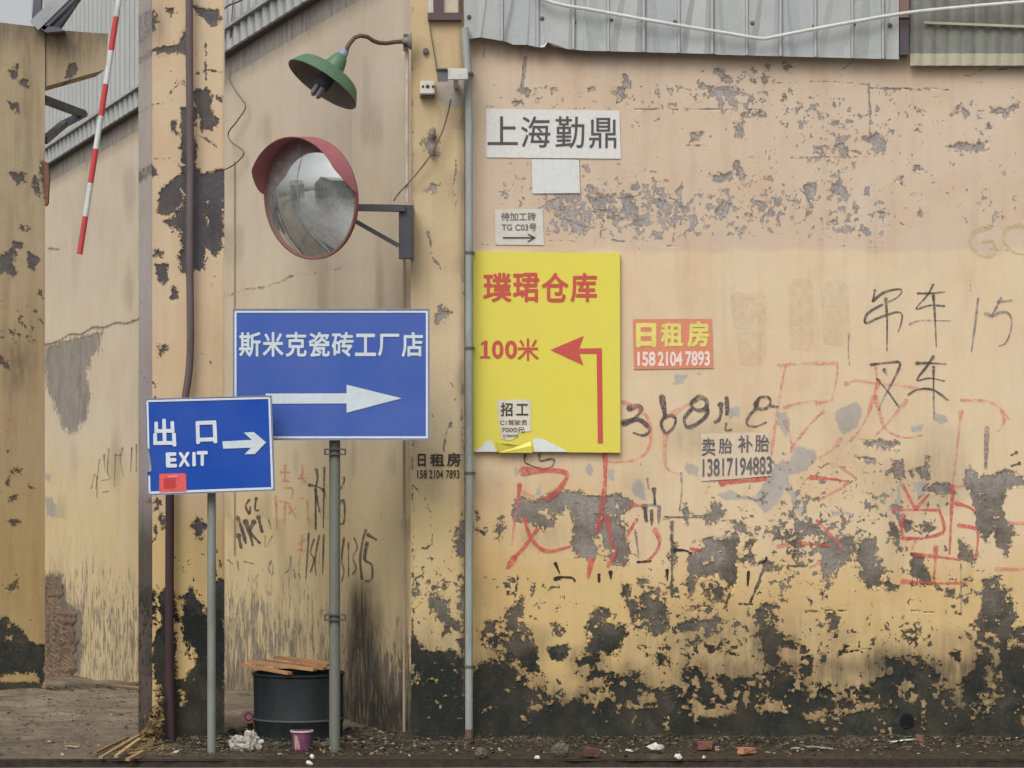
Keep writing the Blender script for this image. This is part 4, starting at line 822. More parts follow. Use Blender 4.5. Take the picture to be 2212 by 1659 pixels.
tag(obj('wire', tube([P(u, v, 14.52) for u, v in catmull(w, 4)], .004, 6), m_wire), 'thin wire running from the brown window down to the camera', 'wire')
tag(obj('wire', tube([side(510, v, .012) for v in (349, 500, 665, 900, 1200)], .006, 6), paint('tan_wire', (150, 132, 112), .8)), 'straight thin wire down the side wall above the large blue sign', 'wire')
bm = tube([side(u, v, .12) for u, v in catmull(zB([(-20,210),(0,190),(60,130),(130,60),(230,20),(330,-40)]), 4)], .007, 6)
tag(obj('wire', bm, m_wire), 'knotted wire crossing the ribbed cladding beside the middle column', 'wire')
bk = thing('bundled_cable', 'small grey knot of taped cable on the corner pillar', 'cable', P(930, 320, 14.5))
bm = lathe(P(931, 300, 14.515), (.2, -.2, 1), [(0, 0), (.004, .014), (.03, .022), (.06, .018), (.075, 0)], 10); lathe(P(935, 336, 14.515), (-.1, -.1, 1), [(0, 0), (.004, .014), (.04, .017), (.065, .01), (.07, 0)], 10, bm)
obj('knot', bm, paint('grey_tape', (138, 124, 116), .8, .4), bk)

# ------------------------------------------------------------------ red and white striped pole
sp = thing('striped_pole', 'slanting red and white striped pole hanging in front of the left bay', 'pole', P(215, 275, 14.0))
a = P(258, -8, 14.0); b = P(172, 549, 14.0)
m_r = paint('red_band', (184, 62, 64), .5, .25); m_w = paint('white_band', (196, 198, 196), .5, .45)
ts = [0, .02]; cuts = [(0, .132, 'w'), (.132, .268, 'r'), (.268, .398, 'w'), (.398, .518, 'r'), (.518, .648, 'w'), (.648, .780, 'r'), (.780, .862, 'w'), (.862, 1.0, 'r')]
cuts = [(0, 65-8, 'w'), (65-8, 197-8, 'r')]
vs = [-8, 65/1.0, 0]
bands = [(-8, 16, 'w'), (16, 37*1.0, 'w')]
bands = [(-8, 36.5, 'w'), (36.5, 109, 'r'), (109, 182, 'w'), (182, 250, 'r'), (250, 322, 'w'), (322, 395, 'r'), (395, 434+25, 'w'), (468, 549, 'r')]
bands[6] = (395, 468, 'w')
for v0, v1, k in bands:
    t0 = (v0+8)/557; t1 = (v1+8)/557
    obj('band', tube([a.lerp(b, t0+.0004), a.lerp(b, t1-.0004)], .0165 if k == 'r' else .016, 14), m_r if k == 'r' else m_w, sp)
obj('rope', tube([a, P(268, -90, 14.0), P(290, -230, 14.0), P(330, -330, 14.2)], .006, 6), m_wire, sp)
m_hang = paint('steel_rope', (110, 108, 104), .6)
tag(obj('overhead_wire', tube([P(409, -255, 14.6), P(330, -330, 14.2), P(-200, -300, 14.2)], .006, 6), m_hang), 'overhead wire from which the striped pole hangs', 'wire')

# ------------------------------------------------------------------ lamp
lp = thing('wall_lamp', 'green enamel lamp shade hanging tilted from a curved rusty gooseneck on the corner pillar', 'lamp', P(878, 90, 14.5))
LY = 14.25; px = LY/F
ax = Vector((.53, -.19*-1, .85)); ax = Vector((.53, .19, .83)).normalized()   # from the opening up to the neck
rc = P(*zB([(808, 732)])[0], LY); q = .25*px    # one crop pixel in metres
m_green = paint('green_enamel', (80, 110, 82), .45, .6, (66, 84, 68), 12, spec=.5)
m_inner = paint('grey_enamel', (120, 112, 106), .5, .4, (86, 84, 86), 10)
bm = lathe(rc, ax, [(0, 345*q), (6*q, 347*q), (60*q, 318*q), (112*q, 285*q), (128*q, 262*q), (150*q, 180*q), (172*q, 96*q), (230*q, 84*q), (290*q, 66*q), (320*q, 44*q), (322*q, 0)], 48)
obj('lamp_shade', bm, m_green, lp, True)
bm = lathe(rc, ax, [(1*q, 340*q), (56*q, 310*q), (106*q, 278*q), (122*q, 255*q), (144*q, 170*q), (164*q, 60*q), (165*q, 0)], 48)
obj('shade_lining', bm, m_inner, lp, True)
obj('socket', lathe(rc, ax, [(318*q, 0), (318*q, 46*q), (350*q, 42*q), (395*q, 24*q), (425*q, 15*q), (426*q, 0)], 20), paint('blue_grey_socket', (128, 138, 152), .5, .3), lp, True)
nk = zB([(1020,420),(1050,370),(1090,325),(1140,308),(1200,318),(1250,352),(1300,370),(1360,374),(1450,362),(1500,358)])
Ys = [LY+.03+(14.44-LY-.03)*i/9 for i in range(10)]
neckp = [rc+ax*415*q]+[P(u, v, y) for (u, v), y in zip(nk, Ys)]
obj('gooseneck', tube([Vector(p) for p in neckp], .0125, 12), paint('rusty_gooseneck', (84, 68, 50), .7, .5, (110, 96, 78), 12), lp, True)
obj('wall_plate', lathe(P(868, 89, 14.44), (1, .15, 0), [(0, 0), (0, .018), (.03, .024), (.05, .05), (.055, .052), (.06, 0)], 18), m_inner, lp, True)
obj('wall_strap', beam(P(877, 74, 14.46), P(877, 110, 14.46), .03, .02, (0, 1, 0)), m_rust, lp)
a1, a2 = frame_axes(ax)
m_tube = paint('dusty_lamp_tube', (128, 124, 128), .4, .3)
obj('lamp_holder', lathe(rc, -ax, [(-150*q, 0), (-150*q, 70*q), (30*q, 72*q), (34*q, 0)], 20), paint('dark_lamp_holder', (72, 72, 84), .6), lp, True)
for k in range(4):
    c = rc+(a1*math.cos(k*math.pi/2+.4)+a2*math.sin(k*math.pi/2+.4))*36*q
    obj('lamp_tube', tube([c+ax*20*q, c-ax*100*q, c-ax*122*q], [22*q, 22*q, 12*q], 10), m_tube, lp, True)

# ------------------------------------------------------------------ convex mirror
mr = thing('traffic_mirror', 'round convex traffic mirror with red hood, held out from the pillar on a dark bracket', 'mirror', P(668, 430, 14.2))
MY = 14.2; cen = P(671, 429, MY); R_ = 132*MY/F
yaw = math.radians(37); nrm = Vector((-math.sin(yaw), -math.cos(yaw), -.14)).normalized()
right = nrm.cross(Vector((0, 0, 1))).normalized(); right = Vector((-nrm.y, nrm.x, 0)).normalized()*-1
upv = right.cross(nrm).normalized(); 
if upv.z < 0: upv = -upv
mm = NT('mirror_glass'); 
g = mm.noise(7, 4, .6); 
glass = mm.done(C(196, 199, 196), mm.mr(g, .4, .7, .02, .09), mm.bump(mm.noise(4, 3, .5), .002, .2), metal=mm.mr(mm.noise(11, 5, .65), .35, .7, .88, .66))
bm = bmesh.new(); rings = [[bm.verts.new(cen+nrm*.085)]]
for i in range(1, 17):
    r = R_*i/16*.97; h = .085*(1-(i/16)**2)
    rings.append([bm.verts.new(cen+nrm*h+(right*math.cos(t)+upv*math.sin(t))*r) for t in [2*math.pi*k/64 for k in range(64)]])
for k in range(64): bm.faces.new((rings[0][0], rings[1][k], rings[1][(k+1) % 64]))
for i in range(1, 16):
    for k in range(64): bm.faces.new((rings[i][k], rings[i+1][k], rings[i+1][(k+1) % 64], rings[i][(k+1) % 64]))
obj('mirror_glass', bm, glass, mr, True)
m_hood = paint('red_plastic_hood', (156, 96, 100), .6, .5, (132, 78, 84), 7); m_rim = paint('dark_red_rim', (126, 84, 80), .6, .4)
bm = lathe(cen, nrm, [(-.012, R_*.95), (-.012, R_*1.0), (.012, R_*1.0), (.012, R_*.965), (-.0, R_*.95)], 64); obj('rim', bm, m_rim, mr, True)
bm = lathe(cen, nrm, [(-.075, 0), (-.07, R_*.5), (-.045, R_*.85), (-.010, R_*.985)], 48); obj('back_shell', bm, paint('orange_red_shell', (150, 74, 66), .6), mr, True)
bm = bmesh.new(); N = 60; hA = []; hB = []; hAi = []; hBi = []
for i in range(N+1):
    t = math.radians(8+(170)*i/N); s = math.sin(math.pi*i/N)
    ln = .135*min(1, (s*2.3))**.7
    dirv = right*math.cos(t)+upv*math.sin(t)
    hA.append(bm.verts.new(cen+dirv*R_*1.005)); hB.append(bm.verts.new(cen+dirv*R_*1.02+nrm*(.013+ln)))
    hAi.append(bm.verts.new(cen+dirv*(R_*1.005-.004))); hBi.append(bm.verts.new(cen+dirv*(R_*1.02-.004)+nrm*(.013+ln)))
for i in range(N):
    bm.faces.new((hA[i], hA[i+1], hB[i+1], hB[i])); bm.faces.new((hAi[i+1], hAi[i], hBi[i], hBi[i+1])); bm.faces.new((hB[i], hB[i+1], hBi[i+1], hBi[i])); bm.faces.new((hA[i+1], hA[i], hAi[i], hAi[i+1]))
obj('hood', bm, m_hood, mr, True)
m_bk = paint('black_bracket', (66, 64, 70), .5, .35, (90, 88, 92), 12)
bc = cen-nrm*.07
(pa, pb, pc, pd) = zV([(1280, 962), (1815, 975), (1240, 1110), (1745, 1395)])
obj('arm', beam(P(pa[0]-30, pa[1], 14.33), P(*pb, 14.36), .05, 14*14.3/F, (0, 0, 1)), m_bk, mr)
obj('brace', beam(P(pc[0]-14, pc[1]-8, 14.33), P(*pd, 14.36), .02, 9*14.3/F, (0, 0, 1)), m_bk, mr)
(p0, p1) = zV([(1745, 935), (1888, 1535)])
obj('mounting_plate', plate(p0[0], p0[1], p1[0], p1[1], 14.36, .07), m_bk, mr)
obj('mounting_plate', plate(p1[0]+.2, p0[1], p1[0]+2.4, p1[1], 14.35, .18), m_bk, mr)
obj('stub', beam(bc, P(pa[0]-30, pa[1], 14.33), .04, .04), m_bk, mr)

# ------------------------------------------------------------------ camera, junction box
cm = thing('security_camera', 'white bullet security camera with dark lens end, high on the corner pillar', 'camera', P(975, 162, 14.45))
(c0, c1_, c2_, c3_) = zB([(1880, 590), (2068, 690), (1795, 598), (1895, 706)])
m_cw = paint('white_casing', (206, 202, 194), .5, .3)
bm = bmesh.new(); hexa(bm, [P(c0[0], c0[1], 14.28), P(c1_[0], c0[1], 14.33), P(c1_[0], c1_[1], 14.33), P(c0[0], c1_[1]+1, 14.28), P(c0[0]+1, c0[1], 14.38), P(c1_[0]+1, c0[1], 14.43), P(c1_[0]+1, c1_[1], 14.43), P(c0[0]+1, c1_[1]+1, 14.38)])
bmesh.ops.bevel(bm, geom=bm.edges[:], offset=.006, segments=2, affect='EDGES'); obj('housing', bm, m_cw, cm)
bm = bmesh.new(); hexa(bm, [P(c2_[0], c2_[1], 14.27), P(c3_[0], c2_[1], 14.28), P(c3_[0], c3_[1], 14.28), P(c2_[0]+3, c3_[1], 14.27), P(c2_[0], c2_[1], 14.37), P(c3_[0], c2_[1], 14.38), P(c3_[0], c3_[1], 14.38), P(c2_[0]+3, c3_[1], 14.37)])
obj('lens_hood', bm, paint('dark_lens_hood', (98, 96, 98), .4, .3), cm)
obj('sun_shield', poly([(942, 148), (966, 147), (966, 150.5), (942, 151.5)], 14.262, .13), paint('dark_shield', (70, 68, 74), .5), cm)
obj('mount', tube([P(1005, 160, 14.38), P(1018, 159, 14.40), P(1020, 162, 14.58)], .012, 8), m_clip, cm)
obj('mount_arm', beam(P(985, 172, 14.40), P(985, 185, 14.53), .03, .03), m_cw, cm)
jb = thing('junction_box', 'small white junction box with three dark holes beside the security camera', 'junction box', P(923, 190, 14.5))
(j0, j1) = zB([(1655, 697), (1780, 812)])
bm = plate(j0[0], j0[1], j1[0], j1[1], 14.46, .08); bmesh.ops.bevel(bm, geom=bm.edges[:], offset=.005, segments=2, affect='EDGES'); obj('box_body', bm, m_cw, jb)
for x, r in ((1680, .008), (1720, .012), (1765, .008)):
    u, v = zB([(x, 748)])[0]; obj('hole', lathe(P(u, v, 14.459), (0, -1, 0), [(0, r), (.002, r*.9), (.0021, 0)], 12), paint('dark_hole', (60, 50, 48), .8), jb)
obj('drip_ledge', plate(j0[0]-1, j1[1], j1[0], j1[1]+5, 14.49, .05), paint('grey_ledge', (128, 116, 112), .8), jb)
tag(obj('wall_hook', lathe(P(920, 111, 14.539), (0, -1, 0), [(0, .018), (.02, .018), (.022, .008), (.022, 0)], 10), m_rust), 'small rusty bolt stub on the corner pillar above the junction box', 'bolt')

# ------------------------------------------------------------------ posted signs
def post(par, u, v0, v1, r_px, Y, mat): 
    return obj('post', tube([P(u, v0, Y), P(u, (v0+v1)/2, Y), P(u, v1, Y)], r_px*Y/F, 18), mat, par, True)
m_alu = paint('aluminium_edge', (128, 130, 150), .5, .3)
m_blue = paint('blue_sign_sheet', (52, 82, 156), .42, .35, (86, 102, 160), 2.5, spec=.4, fine=110)
m_blue2 = paint('deep_blue_sign_sheet', (6, 66, 156), .38, .3, (46, 74, 148), 2.5, spec=.4, fine=110)
m_film = paint('reflective_white_film', (198, 206, 214), .5, .12); m_film2 = paint('white_letter_film', (190, 200, 206), .5, .12)
m_post = paint('galvanised_post', (112, 115, 106), .6, .6, (98, 88, 74), 14, metal=.2, streak=True)
SY = 14.0; s1 = thing('direction_sign', 'large blue direction sign with white Chinese lettering and long right arrow on a single post', 'sign', P(724, 1628, SY))
sf = flat(SY)
def ring(pts_o, pts_i, Y, t, e, par, mat, name='border'):
    bm = bmesh.new(); s = flat(Y); n = len(pts_o)
    for k in range(n):
        q = [pts_o[k], pts_o[(k+1) % n], pts_i[(k+1) % n], pts_i[k]]
        prism(bm, [s(u, v, e) for u, v in q], (0, t, 0))
    return obj(name, bm, mat, par)
obj('sign_panel', plate(503, 667, 928, 951, SY, .004), m_blue, s1)
ring([(503, 667), (928, 667), (928, 951), (503, 951)], [(505.5, 669.5), (925.5, 669.5), (925.5, 948.5), (505.5, 948.5)], SY, .016, .006, s1, m_alu, 'edge_trim')
ring([(506.5, 671), (924.5, 671), (924.5, 947), (506.5, 947)], [(511, 675.5), (920, 675.5), (920, 942.5), (511, 942.5)], SY, .0025, .003, s1, m_film)
xs = [(200,388), (405,585), (603,785), (803,985), (1000,1190), (1203,1385), (1400,1585), (1605,1790)]
for (a, b), ch in zip(xs, '斯米克瓷砖工厂店'):
    (u0, v0), (u1, v1) = zF([(a, 455 if ch not in '工厂' else 470), (b, 670 if ch not in '工厂' else 663)])
    lettering(ch, (u0, v0, u1, v1), sf, m_film2, s1, .022, .0035)
obj('arrow', poly(zF([(430,987),(1130,985),(1130,910),(1605,1028),(1130,1152),(1130,1072),(430,1075)]), SY, .001, e=.0035), m_film2, s1)
post(s1, 723, 948, 1630, 12, SY+.075, m_post)
m_clampd = paint('dark_clamp', (72, 70, 66), .5)
for v in (976, 1334): 
    bm = plate(700, v-7, 747, v-4, SY+.03, .03); plate(700, v+4, 747, v+7, SY+.03, .03, bm); plate(700, v-4, 703, v+4, SY+.032, .026, bm); plate(744, v-4, 747, v+4, SY+.032, .026, bm)
    obj('clamp', bm, m_clampd, s1)
obj('clamp', plate(712, 700, 736, 715, SY+.005, .03), m_clampd, s1)
0 and obj('back_rail', plate(520, 960-6, 912, 960-8, SY+.01, .02), m_alu, s1)

EY = 13.85; s2 = thing('exit_sign', 'small tilted deep blue exit sign with white arrow, torn left edge, overlapping the larger sign', 'sign', P(457, 1628, EY+.1))
ef = flat(EY)
q0 = [(314, 862), (586, 855), (593, 1059), (319, 1069)]
def qmap(s, t):
    (a, b), (c, d), (e_, f), (g_, h) = q0
    return ((a*(1-s)+c*s)*(1-t)+(g_*(1-s)+e_*s)*t, (b*(1-s)+d*s)*(1-t)+(h*(1-s)+f*s)*t)
obj('sign_panel', poly(q0, EY, .004), m_blue2, s2)
def qrect(m0, m1): return [qmap(m0, m0*1.35), qmap(1-m0, m0*1.35), qmap(1-m0, 1-m0*1.35), qmap(m0, 1-m0*1.35)]
ring([qmap(-.004, -.005), qmap(1.004, -.005), qmap(1.004, 1.005), qmap(-.004, 1.005)], [qmap(.004, .005), qmap(.996, .005), qmap(.996, .995), qmap(.004, .995)], EY, .014, .006, s2, m_alu, 'edge_trim')
bm = bmesh.new()
def qband(a, b, c, d): prism(bm, [ef(*p, .0035) for p in (qmap(*a), qmap(*b), qmap(*c), qmap(*d))], (0, .001, 0))
qband((.008, .01), (.992, .01), (.976, .032), (.024, .032)); qband((.992, .013), (.992, .987), (.976, .965), (.976, .035))
qband((.008, .99), (.99, .99), (.974, .966), (.024, .966)); qband((.008, .013), (.024, .035), (.024, .52), (.008, .52)); qband((.008, .80), (.024, .80), (.024, .963), (.008, .987))
obj('border', bm, m_film, s2)
obj('torn_edge', poly(zU([(140,860),(160,930),(180,1050),(190,1160),(175,1190),(120,1180),(112,1000),(112,860)]), EY, .001, e=.0045), paint('torn_film', (142, 142, 142), .7, .6), s2)
tq = lambda a, b, c, d: [p for p in zU([a, b, c, d])]
lettering('出', tq((212,500),(495,490),(515,855),(212,858)), ef, m_film, s2, .03, .005)
lettering('口', tq((765,525),(1035,515),(1050,815),(775,825)), ef, m_film, s2, .035, .005)
for ch, q_ in (('E', ((375,935),(515,930),(525,1130),(380,1132))), ('X', ((540,932),(690,925),(690,1118),(545,1125))), ('I', ((722,928),(765,926),(770,1115),(722,1117))), ('T', ((780,918),(925,912),(925,1108),(780,1112)))):
    lettering(ch, tq(*q_), ef, m_film, s2, .05, .005)
obj('arrow', poly(zU([(1115,790),(1500,770),(1395,675),(1525,668),(1685,802),(1540,955),(1405,958),(1490,872),(1125,885)]), EY, .001, e=.0045), m_film2, s2)
post(s2, 457, 1000, 1630, 9.2, EY+.1, paint('pale_galvanised_post', (128, 134, 126), .6, .6, (106, 98, 84), 14, metal=.1, streak=True))
obj('clamp', plate(440, 1020, 475, 1034, EY+.006, .05), m_clampd, s2)
rs = thing('paper_sticker', 'small red sticker stuck to the bottom left of the exit sign', 'sticker', P(373, 1043, EY-.01))
obj('sticker_sheet', poly(zU([(290,1225),(305,1212),(620,1205),(640,1225),(645,1445),(290,1455)]), EY-.0052, .0008), paint('red_sticker', (206, 88, 88), .5, .4, (180, 60, 60), 30), rs)
obj('sticker_print', poly(zU([(345,1275),(500,1268),(505,1400),(345,1405)]), EY-.0065, .0004), paint('dark_red_print', (178, 56, 58), .5, .3), rs)
obj('sticker_print', poly(zU([(400,1240),(535,1235),(535,1250),(400,1256)]), EY-.0065, .0004), paint('pink_print', (222, 150, 150), .5), rs)

# ------------------------------------------------------------------ boards, notices and stickers on the front wall
WY = D0-.004
def notice(name, pts, label, cat, mat, Y, t=.003):
    r = thing(name, label, cat, P(pts[0][0], pts[0][1], Y)); obj('sheet' if t < .006 else 'board', poly(pts, Y, t), mat, r); return r
ys = notice('warehouse_sign', [(1023, 543), (1339, 547), (1340, 978), (1023, 975)], 'big yellow board with red lettering and a red arrow turning left', 'sign', paint('yellow_board', (208, 196, 78), .42, .2, (200, 184, 96), 2.5, fine=140), D0-.035, .028)
yf = flat(D0-.035); m_redp = paint('red_print', (184, 76, 68), .5, .2, (190, 96, 72), 20)
for (a, b), ch in zip([(335,580), (590,820), (838,1072), (1088,1318)], '璞珺仓库'):
    (u0, v0), (u1, v1) = zG([(a, 820), (b, 1075)]); lettering(ch, (u0, v0, u1, v1), yf, m_redp, ys, .024, .0025)
obj('lettering', poly(zG([(312,1432),(345,1408),(372,1408),(372,1543),(396,1543),(396,1560),(308,1560),(308,1543),(340,1543),(340,1438),(318,1448)]), 0, .0008, surf=yf, e=.0025), m_redp, ys)
for (a, b), ch in zip([(410,510), (523,628), (630,815)], '00米'):
    (u0, v0), (u1, v1) = zG([(a, 1405 if ch != '米' else 1388), (b, 1562 if ch != '米' else 1582)]); lettering(ch, (u0, v0, u1, v1), yf, m_redp, ys, .028 if ch != '米' else .014, .0025)
ar = zG([(915,1488),(1205,1365),(1165,1475),(1360,1472)])+[zN([(1370, 540)])[0], zN([(1325, 540)])[0]]+zG([(1315,1520),(1165,1520),(1203,1622)])
obj('arrow', poly(ar, 0, .0008, surf=yf, e=.0025), m_redp, ys)
m_torn = paint('white_board_backing', (206, 210, 208), .6, .2)
obj('torn_patch', poly(zN([(252,612),(300,580),(370,515),(405,515),(430,570),(455,612)]), 0, .0008, surf=yf, e=.0025), m_torn, ys)
obj('torn_patch', poly(zN([(775,612),(762,505),(800,492),(850,500),(950,550),(1070,612)]), 0, .0008, surf=yf, e=.0025), m_torn, ys)
fl = thing('torn_flap', 'peeled yellow film curl under the small recruitment notice on the yellow board', 'film', P(1110, 960, D0-.05))
fp = zN([(440,520),(470,540),(560,545),(650,560),(740,520),(755,560),(760,620),(470,620)])
bm = bmesh.new(); pts = [P(u, v, D0-.045-.02*math.sin(i*.9)**2) for i, (u, v) in enumerate(fp)]
prism(bm, pts, (0, .002, 0)); obj('film', bm, paint('yellow_film_curl', (214, 204, 84), .35, .2), fl)
rn = notice('recruitment_notice', zN([(455,165),(745,160),(748,435),(690,440),(640,450),(625,490),(560,515),(490,500),(478,400),(462,300)]), 'small torn white recruitment notice pasted on the lower part of the yellow board', 'notice', paint('aged_paper', (206, 200, 182), .8, .3), D0-.039, .001)
rf = flat(D0-.039); m_blk = paint('black_print', (64, 60, 58), .7, .2); m_gry = paint('worn_print', (104, 98, 90), .8, .5)
for (a, b), ch in (((485,590),'招'), ((618,725),'工')):
    (u0, v0), (u1, v1) = zN([(a, 188 if ch == '招' else 198), (b, 305 if ch == '招' else 298)]); lettering(ch, (u0, v0, u1, v1), rf, m_blk, rn, .02, .002)
for s_, bx in (('C1驾驶员', (480,335,715,382)), ('7000元', (492,400,695,445)), ('工作时间', (500,462,635,488))):
    (u0, v0), (u1, v1) = zN([bx[:2], bx[2:]]); lettering(s_, (u0, v0, u1, v1), rf, m_gry, rn, .015, .002)
wsn = notice('company_notice', zC([(250,940),(1402,955),(1415,1372),(252,1360)]), 'wide white paper notice with four large black Chinese characters below the metal sheets', 'notice', paint('white_paper_notice', (202, 200, 196), .8, .2, (190, 182, 174), 3), D0-.006, .002)
cf = flat(D0-.006)
for ch, bx in (('上', (262,1005,525,1252)), ('海', (552,1005,805,1275)), ('勤', (850,1005,1100,1280)), ('鼎', (1140,1018,1375,1282))):
    (u0, v0), (u1, v1) = zC([bx[:2], bx[2:]]); lettering(ch, (u0, v0, u1, v1), cf, paint('faded_black_print', (80, 78, 80), .8, .2), wsn, .006, .002)
notice('blank_paper', [(1149, 344), (1251, 345), (1253, 417), (1150, 418)], 'blank white sheet of paper pasted directly under the wide white notice', 'notice', paint('blank_white_paper', (198, 200, 198), .8, .18, (180, 178, 172), 4), D0-.0085, .0015)
an = notice('arrow_notice', zG([(438,275),(700,270),(850,268),(860,582),(440,578)]), 'small worn white notice with grey text over a thin black right arrow', 'notice', paint('worn_notice_paper', (194, 190, 180), .8, .35, (168, 160, 148), 12), D0-.0062, .002)
af = flat(D0-.0062)
for s_, bx in (('待加工砖', (490,300,790,372)), ('TG C03号', (495,395,795,460))):
    (u0, v0), (u1, v1) = zG([bx[:2], bx[2:]]); lettering(s_, (u0, v0, u1, v1), af, m_gry, an, .012, .002)
bm = bmesh.new(); stroke(bm, zG([(508,518),(770,518)]), 2.6, af, .002, True); stroke(bm, zG([(722,487),(782,518)]), 2.4, af, .002, True); stroke(bm, zG([(782,518),(724,550)]), 2.4, af, .002, True)
me = bpy.data.meshes.new('arrow'); bm.to_mesh(me); bm.free(); link('arrow', me, paint('arrow_print', (58, 56, 56), .8), an)
og = notice('room_advert', zH([(248,425),(1090,420),(1108,948),(262,960)]), 'orange-red sticker with yellow characters and a white phone number right of the yellow board', 'sticker', paint('orange_sticker', (200, 128, 98), .6, .25, (190, 118, 104), 8), D0-.0062, .002)
of = flat(D0-.0062); m_yl = paint('yellow_print', (214, 200, 110), .6, .15); m_pk = paint('pale_print', (226, 204, 196), .6, .15)
for ch, bx, w_ in (('日', (282,465,500,728), .05), ('租', (545,460,785,722), .036), ('房', (828,445,1062,722), .036)):
    (u0, v0), (u1, v1) = zH([bx[:2], bx[2:]]); lettering(ch, (u0, v0, u1, v1), of, m_yl, og, w_, .002)
for ch, bx in (('158', (298,770,490,928)), ('2104', (515,770,778,928)), ('7893', (808,765,1072,925))):
    (u0, v0), (u1, v1) = zH([bx[:2], bx[2:]]); lettering(ch, (u0, v0, u1, v1), of, m_pk, og, .035, .002)
ta = notice('tyre_advert', zO([(100,345),(350,338),(548,335),(560,620),(330,640),(105,655)]), 'whitish tyre repair advert with dark worn text below the handwritten black digits', 'notice', paint('worn_white_advert', (200, 182, 158), .8, .4, (186, 166, 142), 10), D0-.0062, .002)
m_tyre = paint('worn_tyre_print', (86, 84, 86), .8, .7, (150, 140, 128), 24)
for ch, bx in (('卖', (105,370,195,490)), ('胎', (215,375,305,475)), ('补', (342,355,438,470)), ('胎', (452,350,548,465))):
    (u0, v0), (u1, v1) = zO([bx[:2], bx[2:]]); lettering(ch, (u0, v0, u1, v1), of, m_tyre, ta, .02, .002)
(u0, v0), (u1, v1) = zO([(110, 500), (562, 625)]); lettering('13817194883', [(u0, v0+3), (u1, v0-3), (u1, v1-5), (u0, v1+1)], of, m_tyre, ta, .022, .002)

# ------------------------------------------------------------------ bin, planks, cup and litter
def G(u, v):                                  # point on the level ground seen at picture position u, v
    Y = EYE*F/(v-HV); return Vector(((u-CU)/F*Y, Y, 0))
bn = thing('waste_drum', 'low black cut-down drum used as a bin behind the sign post', 'bin', P(645, 1600, 14.62))
bc0 = P(645, 0, 14.70); bc0.z = 0; rb = 97*14.7/F
H_ = 1.6-(1459-HV)/F*14.45
m_bin = paint('black_green_drum', (22, 29, 30), .65, .7, (44, 48, 46), 9, streak=True, bump=.002); 
bm = lathe(bc0, (0, 0, 1), [(0, 0), (0, rb*.97), (.10, rb*.985), (.122, rb*1.02), (.136, rb*1.02), (.15, rb*.99), (.37, rb), (H_-.02, rb), (H_-.012, rb*1.03), (H_, rb*1.03), (H_, rb*.97), (.30, rb*.96), (.30, 0)], 56)
obj('drum_body', bm, m_bin, bn, True)
obj('hoop', lathe(bc0, (0, 0, 1), [(.124, rb*1.019), (.124, rb*1.028), (.134, rb*1.028), (.134, rb*1.019)], 48), paint('worn_hoop', (84, 88, 92), .4, .4), bn, True)
m_pl = [paint('fresh_plank_%d' % i, c, .75, .5, (120, 84, 58), 16, bump=.002) for i, c in enumerate(((172, 126, 84), (182, 138, 96), (160, 114, 78)))]
pls = zM([(225,768),(640,905),(300,762),(855,925),(420,752),(940,900),(520,745),(985,880),(600,748),(985,858)])
labs = ['frontmost and lowest of the bare wooden laths lying across the black drum', 'long wooden lath second from the front, its end sticking out farthest over the drum rim', 'middle one of the wooden laths lying across the black drum', 'wooden lath second from the back on top of the black drum', 'rearmost wooden lath lying across the black drum']
for i in range(5):
    a, b = pls[2*i], pls[2*i+1]; ya = 14.50+.095*i
    pa_, pb_ = P(a[0], a[1], ya+.12), P(b[0], b[1], ya-.08)
    pa_.z = max(pa_.z, H_+.012); pb_.z = max(pb_.z, H_+.014)
    pa_.z += .006*i; pb_.z += .006*i
    pa_.z += (0, .010, .002, .012, .004)[i]; pb_.z += (0, .008, .001, .010, .003)[i]
    bm = beam(pa_, pb_, (.046, .05, .044, .06, .07)[i], .015)
    tag(obj('wooden_lath', bm, m_pl[i % 3]), labs[i], 'plank', 'wooden laths on the drum')
cup = thing('noodle_cup', 'purple paper cup with a pale rim standing in front of the black drum', 'cup', G(652, 1622))
g0 = G(652, 1622); rr = 24*g0.y/F; hh = 50*g0.y/F*.86
obj('cup_body', lathe(g0, (0, 0, 1), [(0, 0), (0, rr*.78), (hh, rr*.97), (hh, rr*.9), (.02, rr*.7), (.02, 0)], 28), paint('purple_cup', (104, 56, 92), .5, .35, (150, 120, 120), 30), cup, True)
obj('cup_rim', lathe(g0, (0, 0, 1), [(hh-.006, rr*.98), (hh-.004, rr*1.06), (hh+.004, rr*1.06), (hh+.005, rr*.9)], 28), paint('pale_cup_rim', (196, 170, 172), .5), cup, True)
(q1_,) = zM([(700, 1440)]); obj('cup_print', poly([(q1_[0]-6, q1_[1]-16), (q1_[0]+5, q1_[1]-14), (q1_[0]+7, q1_[1]+14), (q1_[0]-4, q1_[1]+16)], g0.y-rr*.86, .002), paint('cup_label', (170, 138, 120), .6, .6, (110, 70, 84), 60), cup)
def lump(bm, c, rx, ry, rz, seed, n=2, rough=.35):
    r = random.Random(seed)
    for v in bmesh.ops.create_icosphere(bm, subdivisions=n, radius=1)['verts']:
        k = 1+rough*(r.random()-.5)*2
        v.co = Vector((c[0]+v.co.x*rx*k, c[1]+v.co.y*ry*k, c[2]+v.co.z*rz*k))
    return bm
g1 = G(530, 1622)
bm = lump(bmesh.new(), g1+Vector((-.02, 0, .035)), .070, .045, .048, 4, 3, .22); lump(bm, g1+Vector((.03, .01, .055)), .045, .04, .062, 8, 3, .25); lump(bm, g1+Vector((.075, .0, .02)), .02, .03, .02, 5, 2, .2); lump(bm, g1+Vector((-.05, .0, .06)), .03, .03, .03, 6, 3, .25)
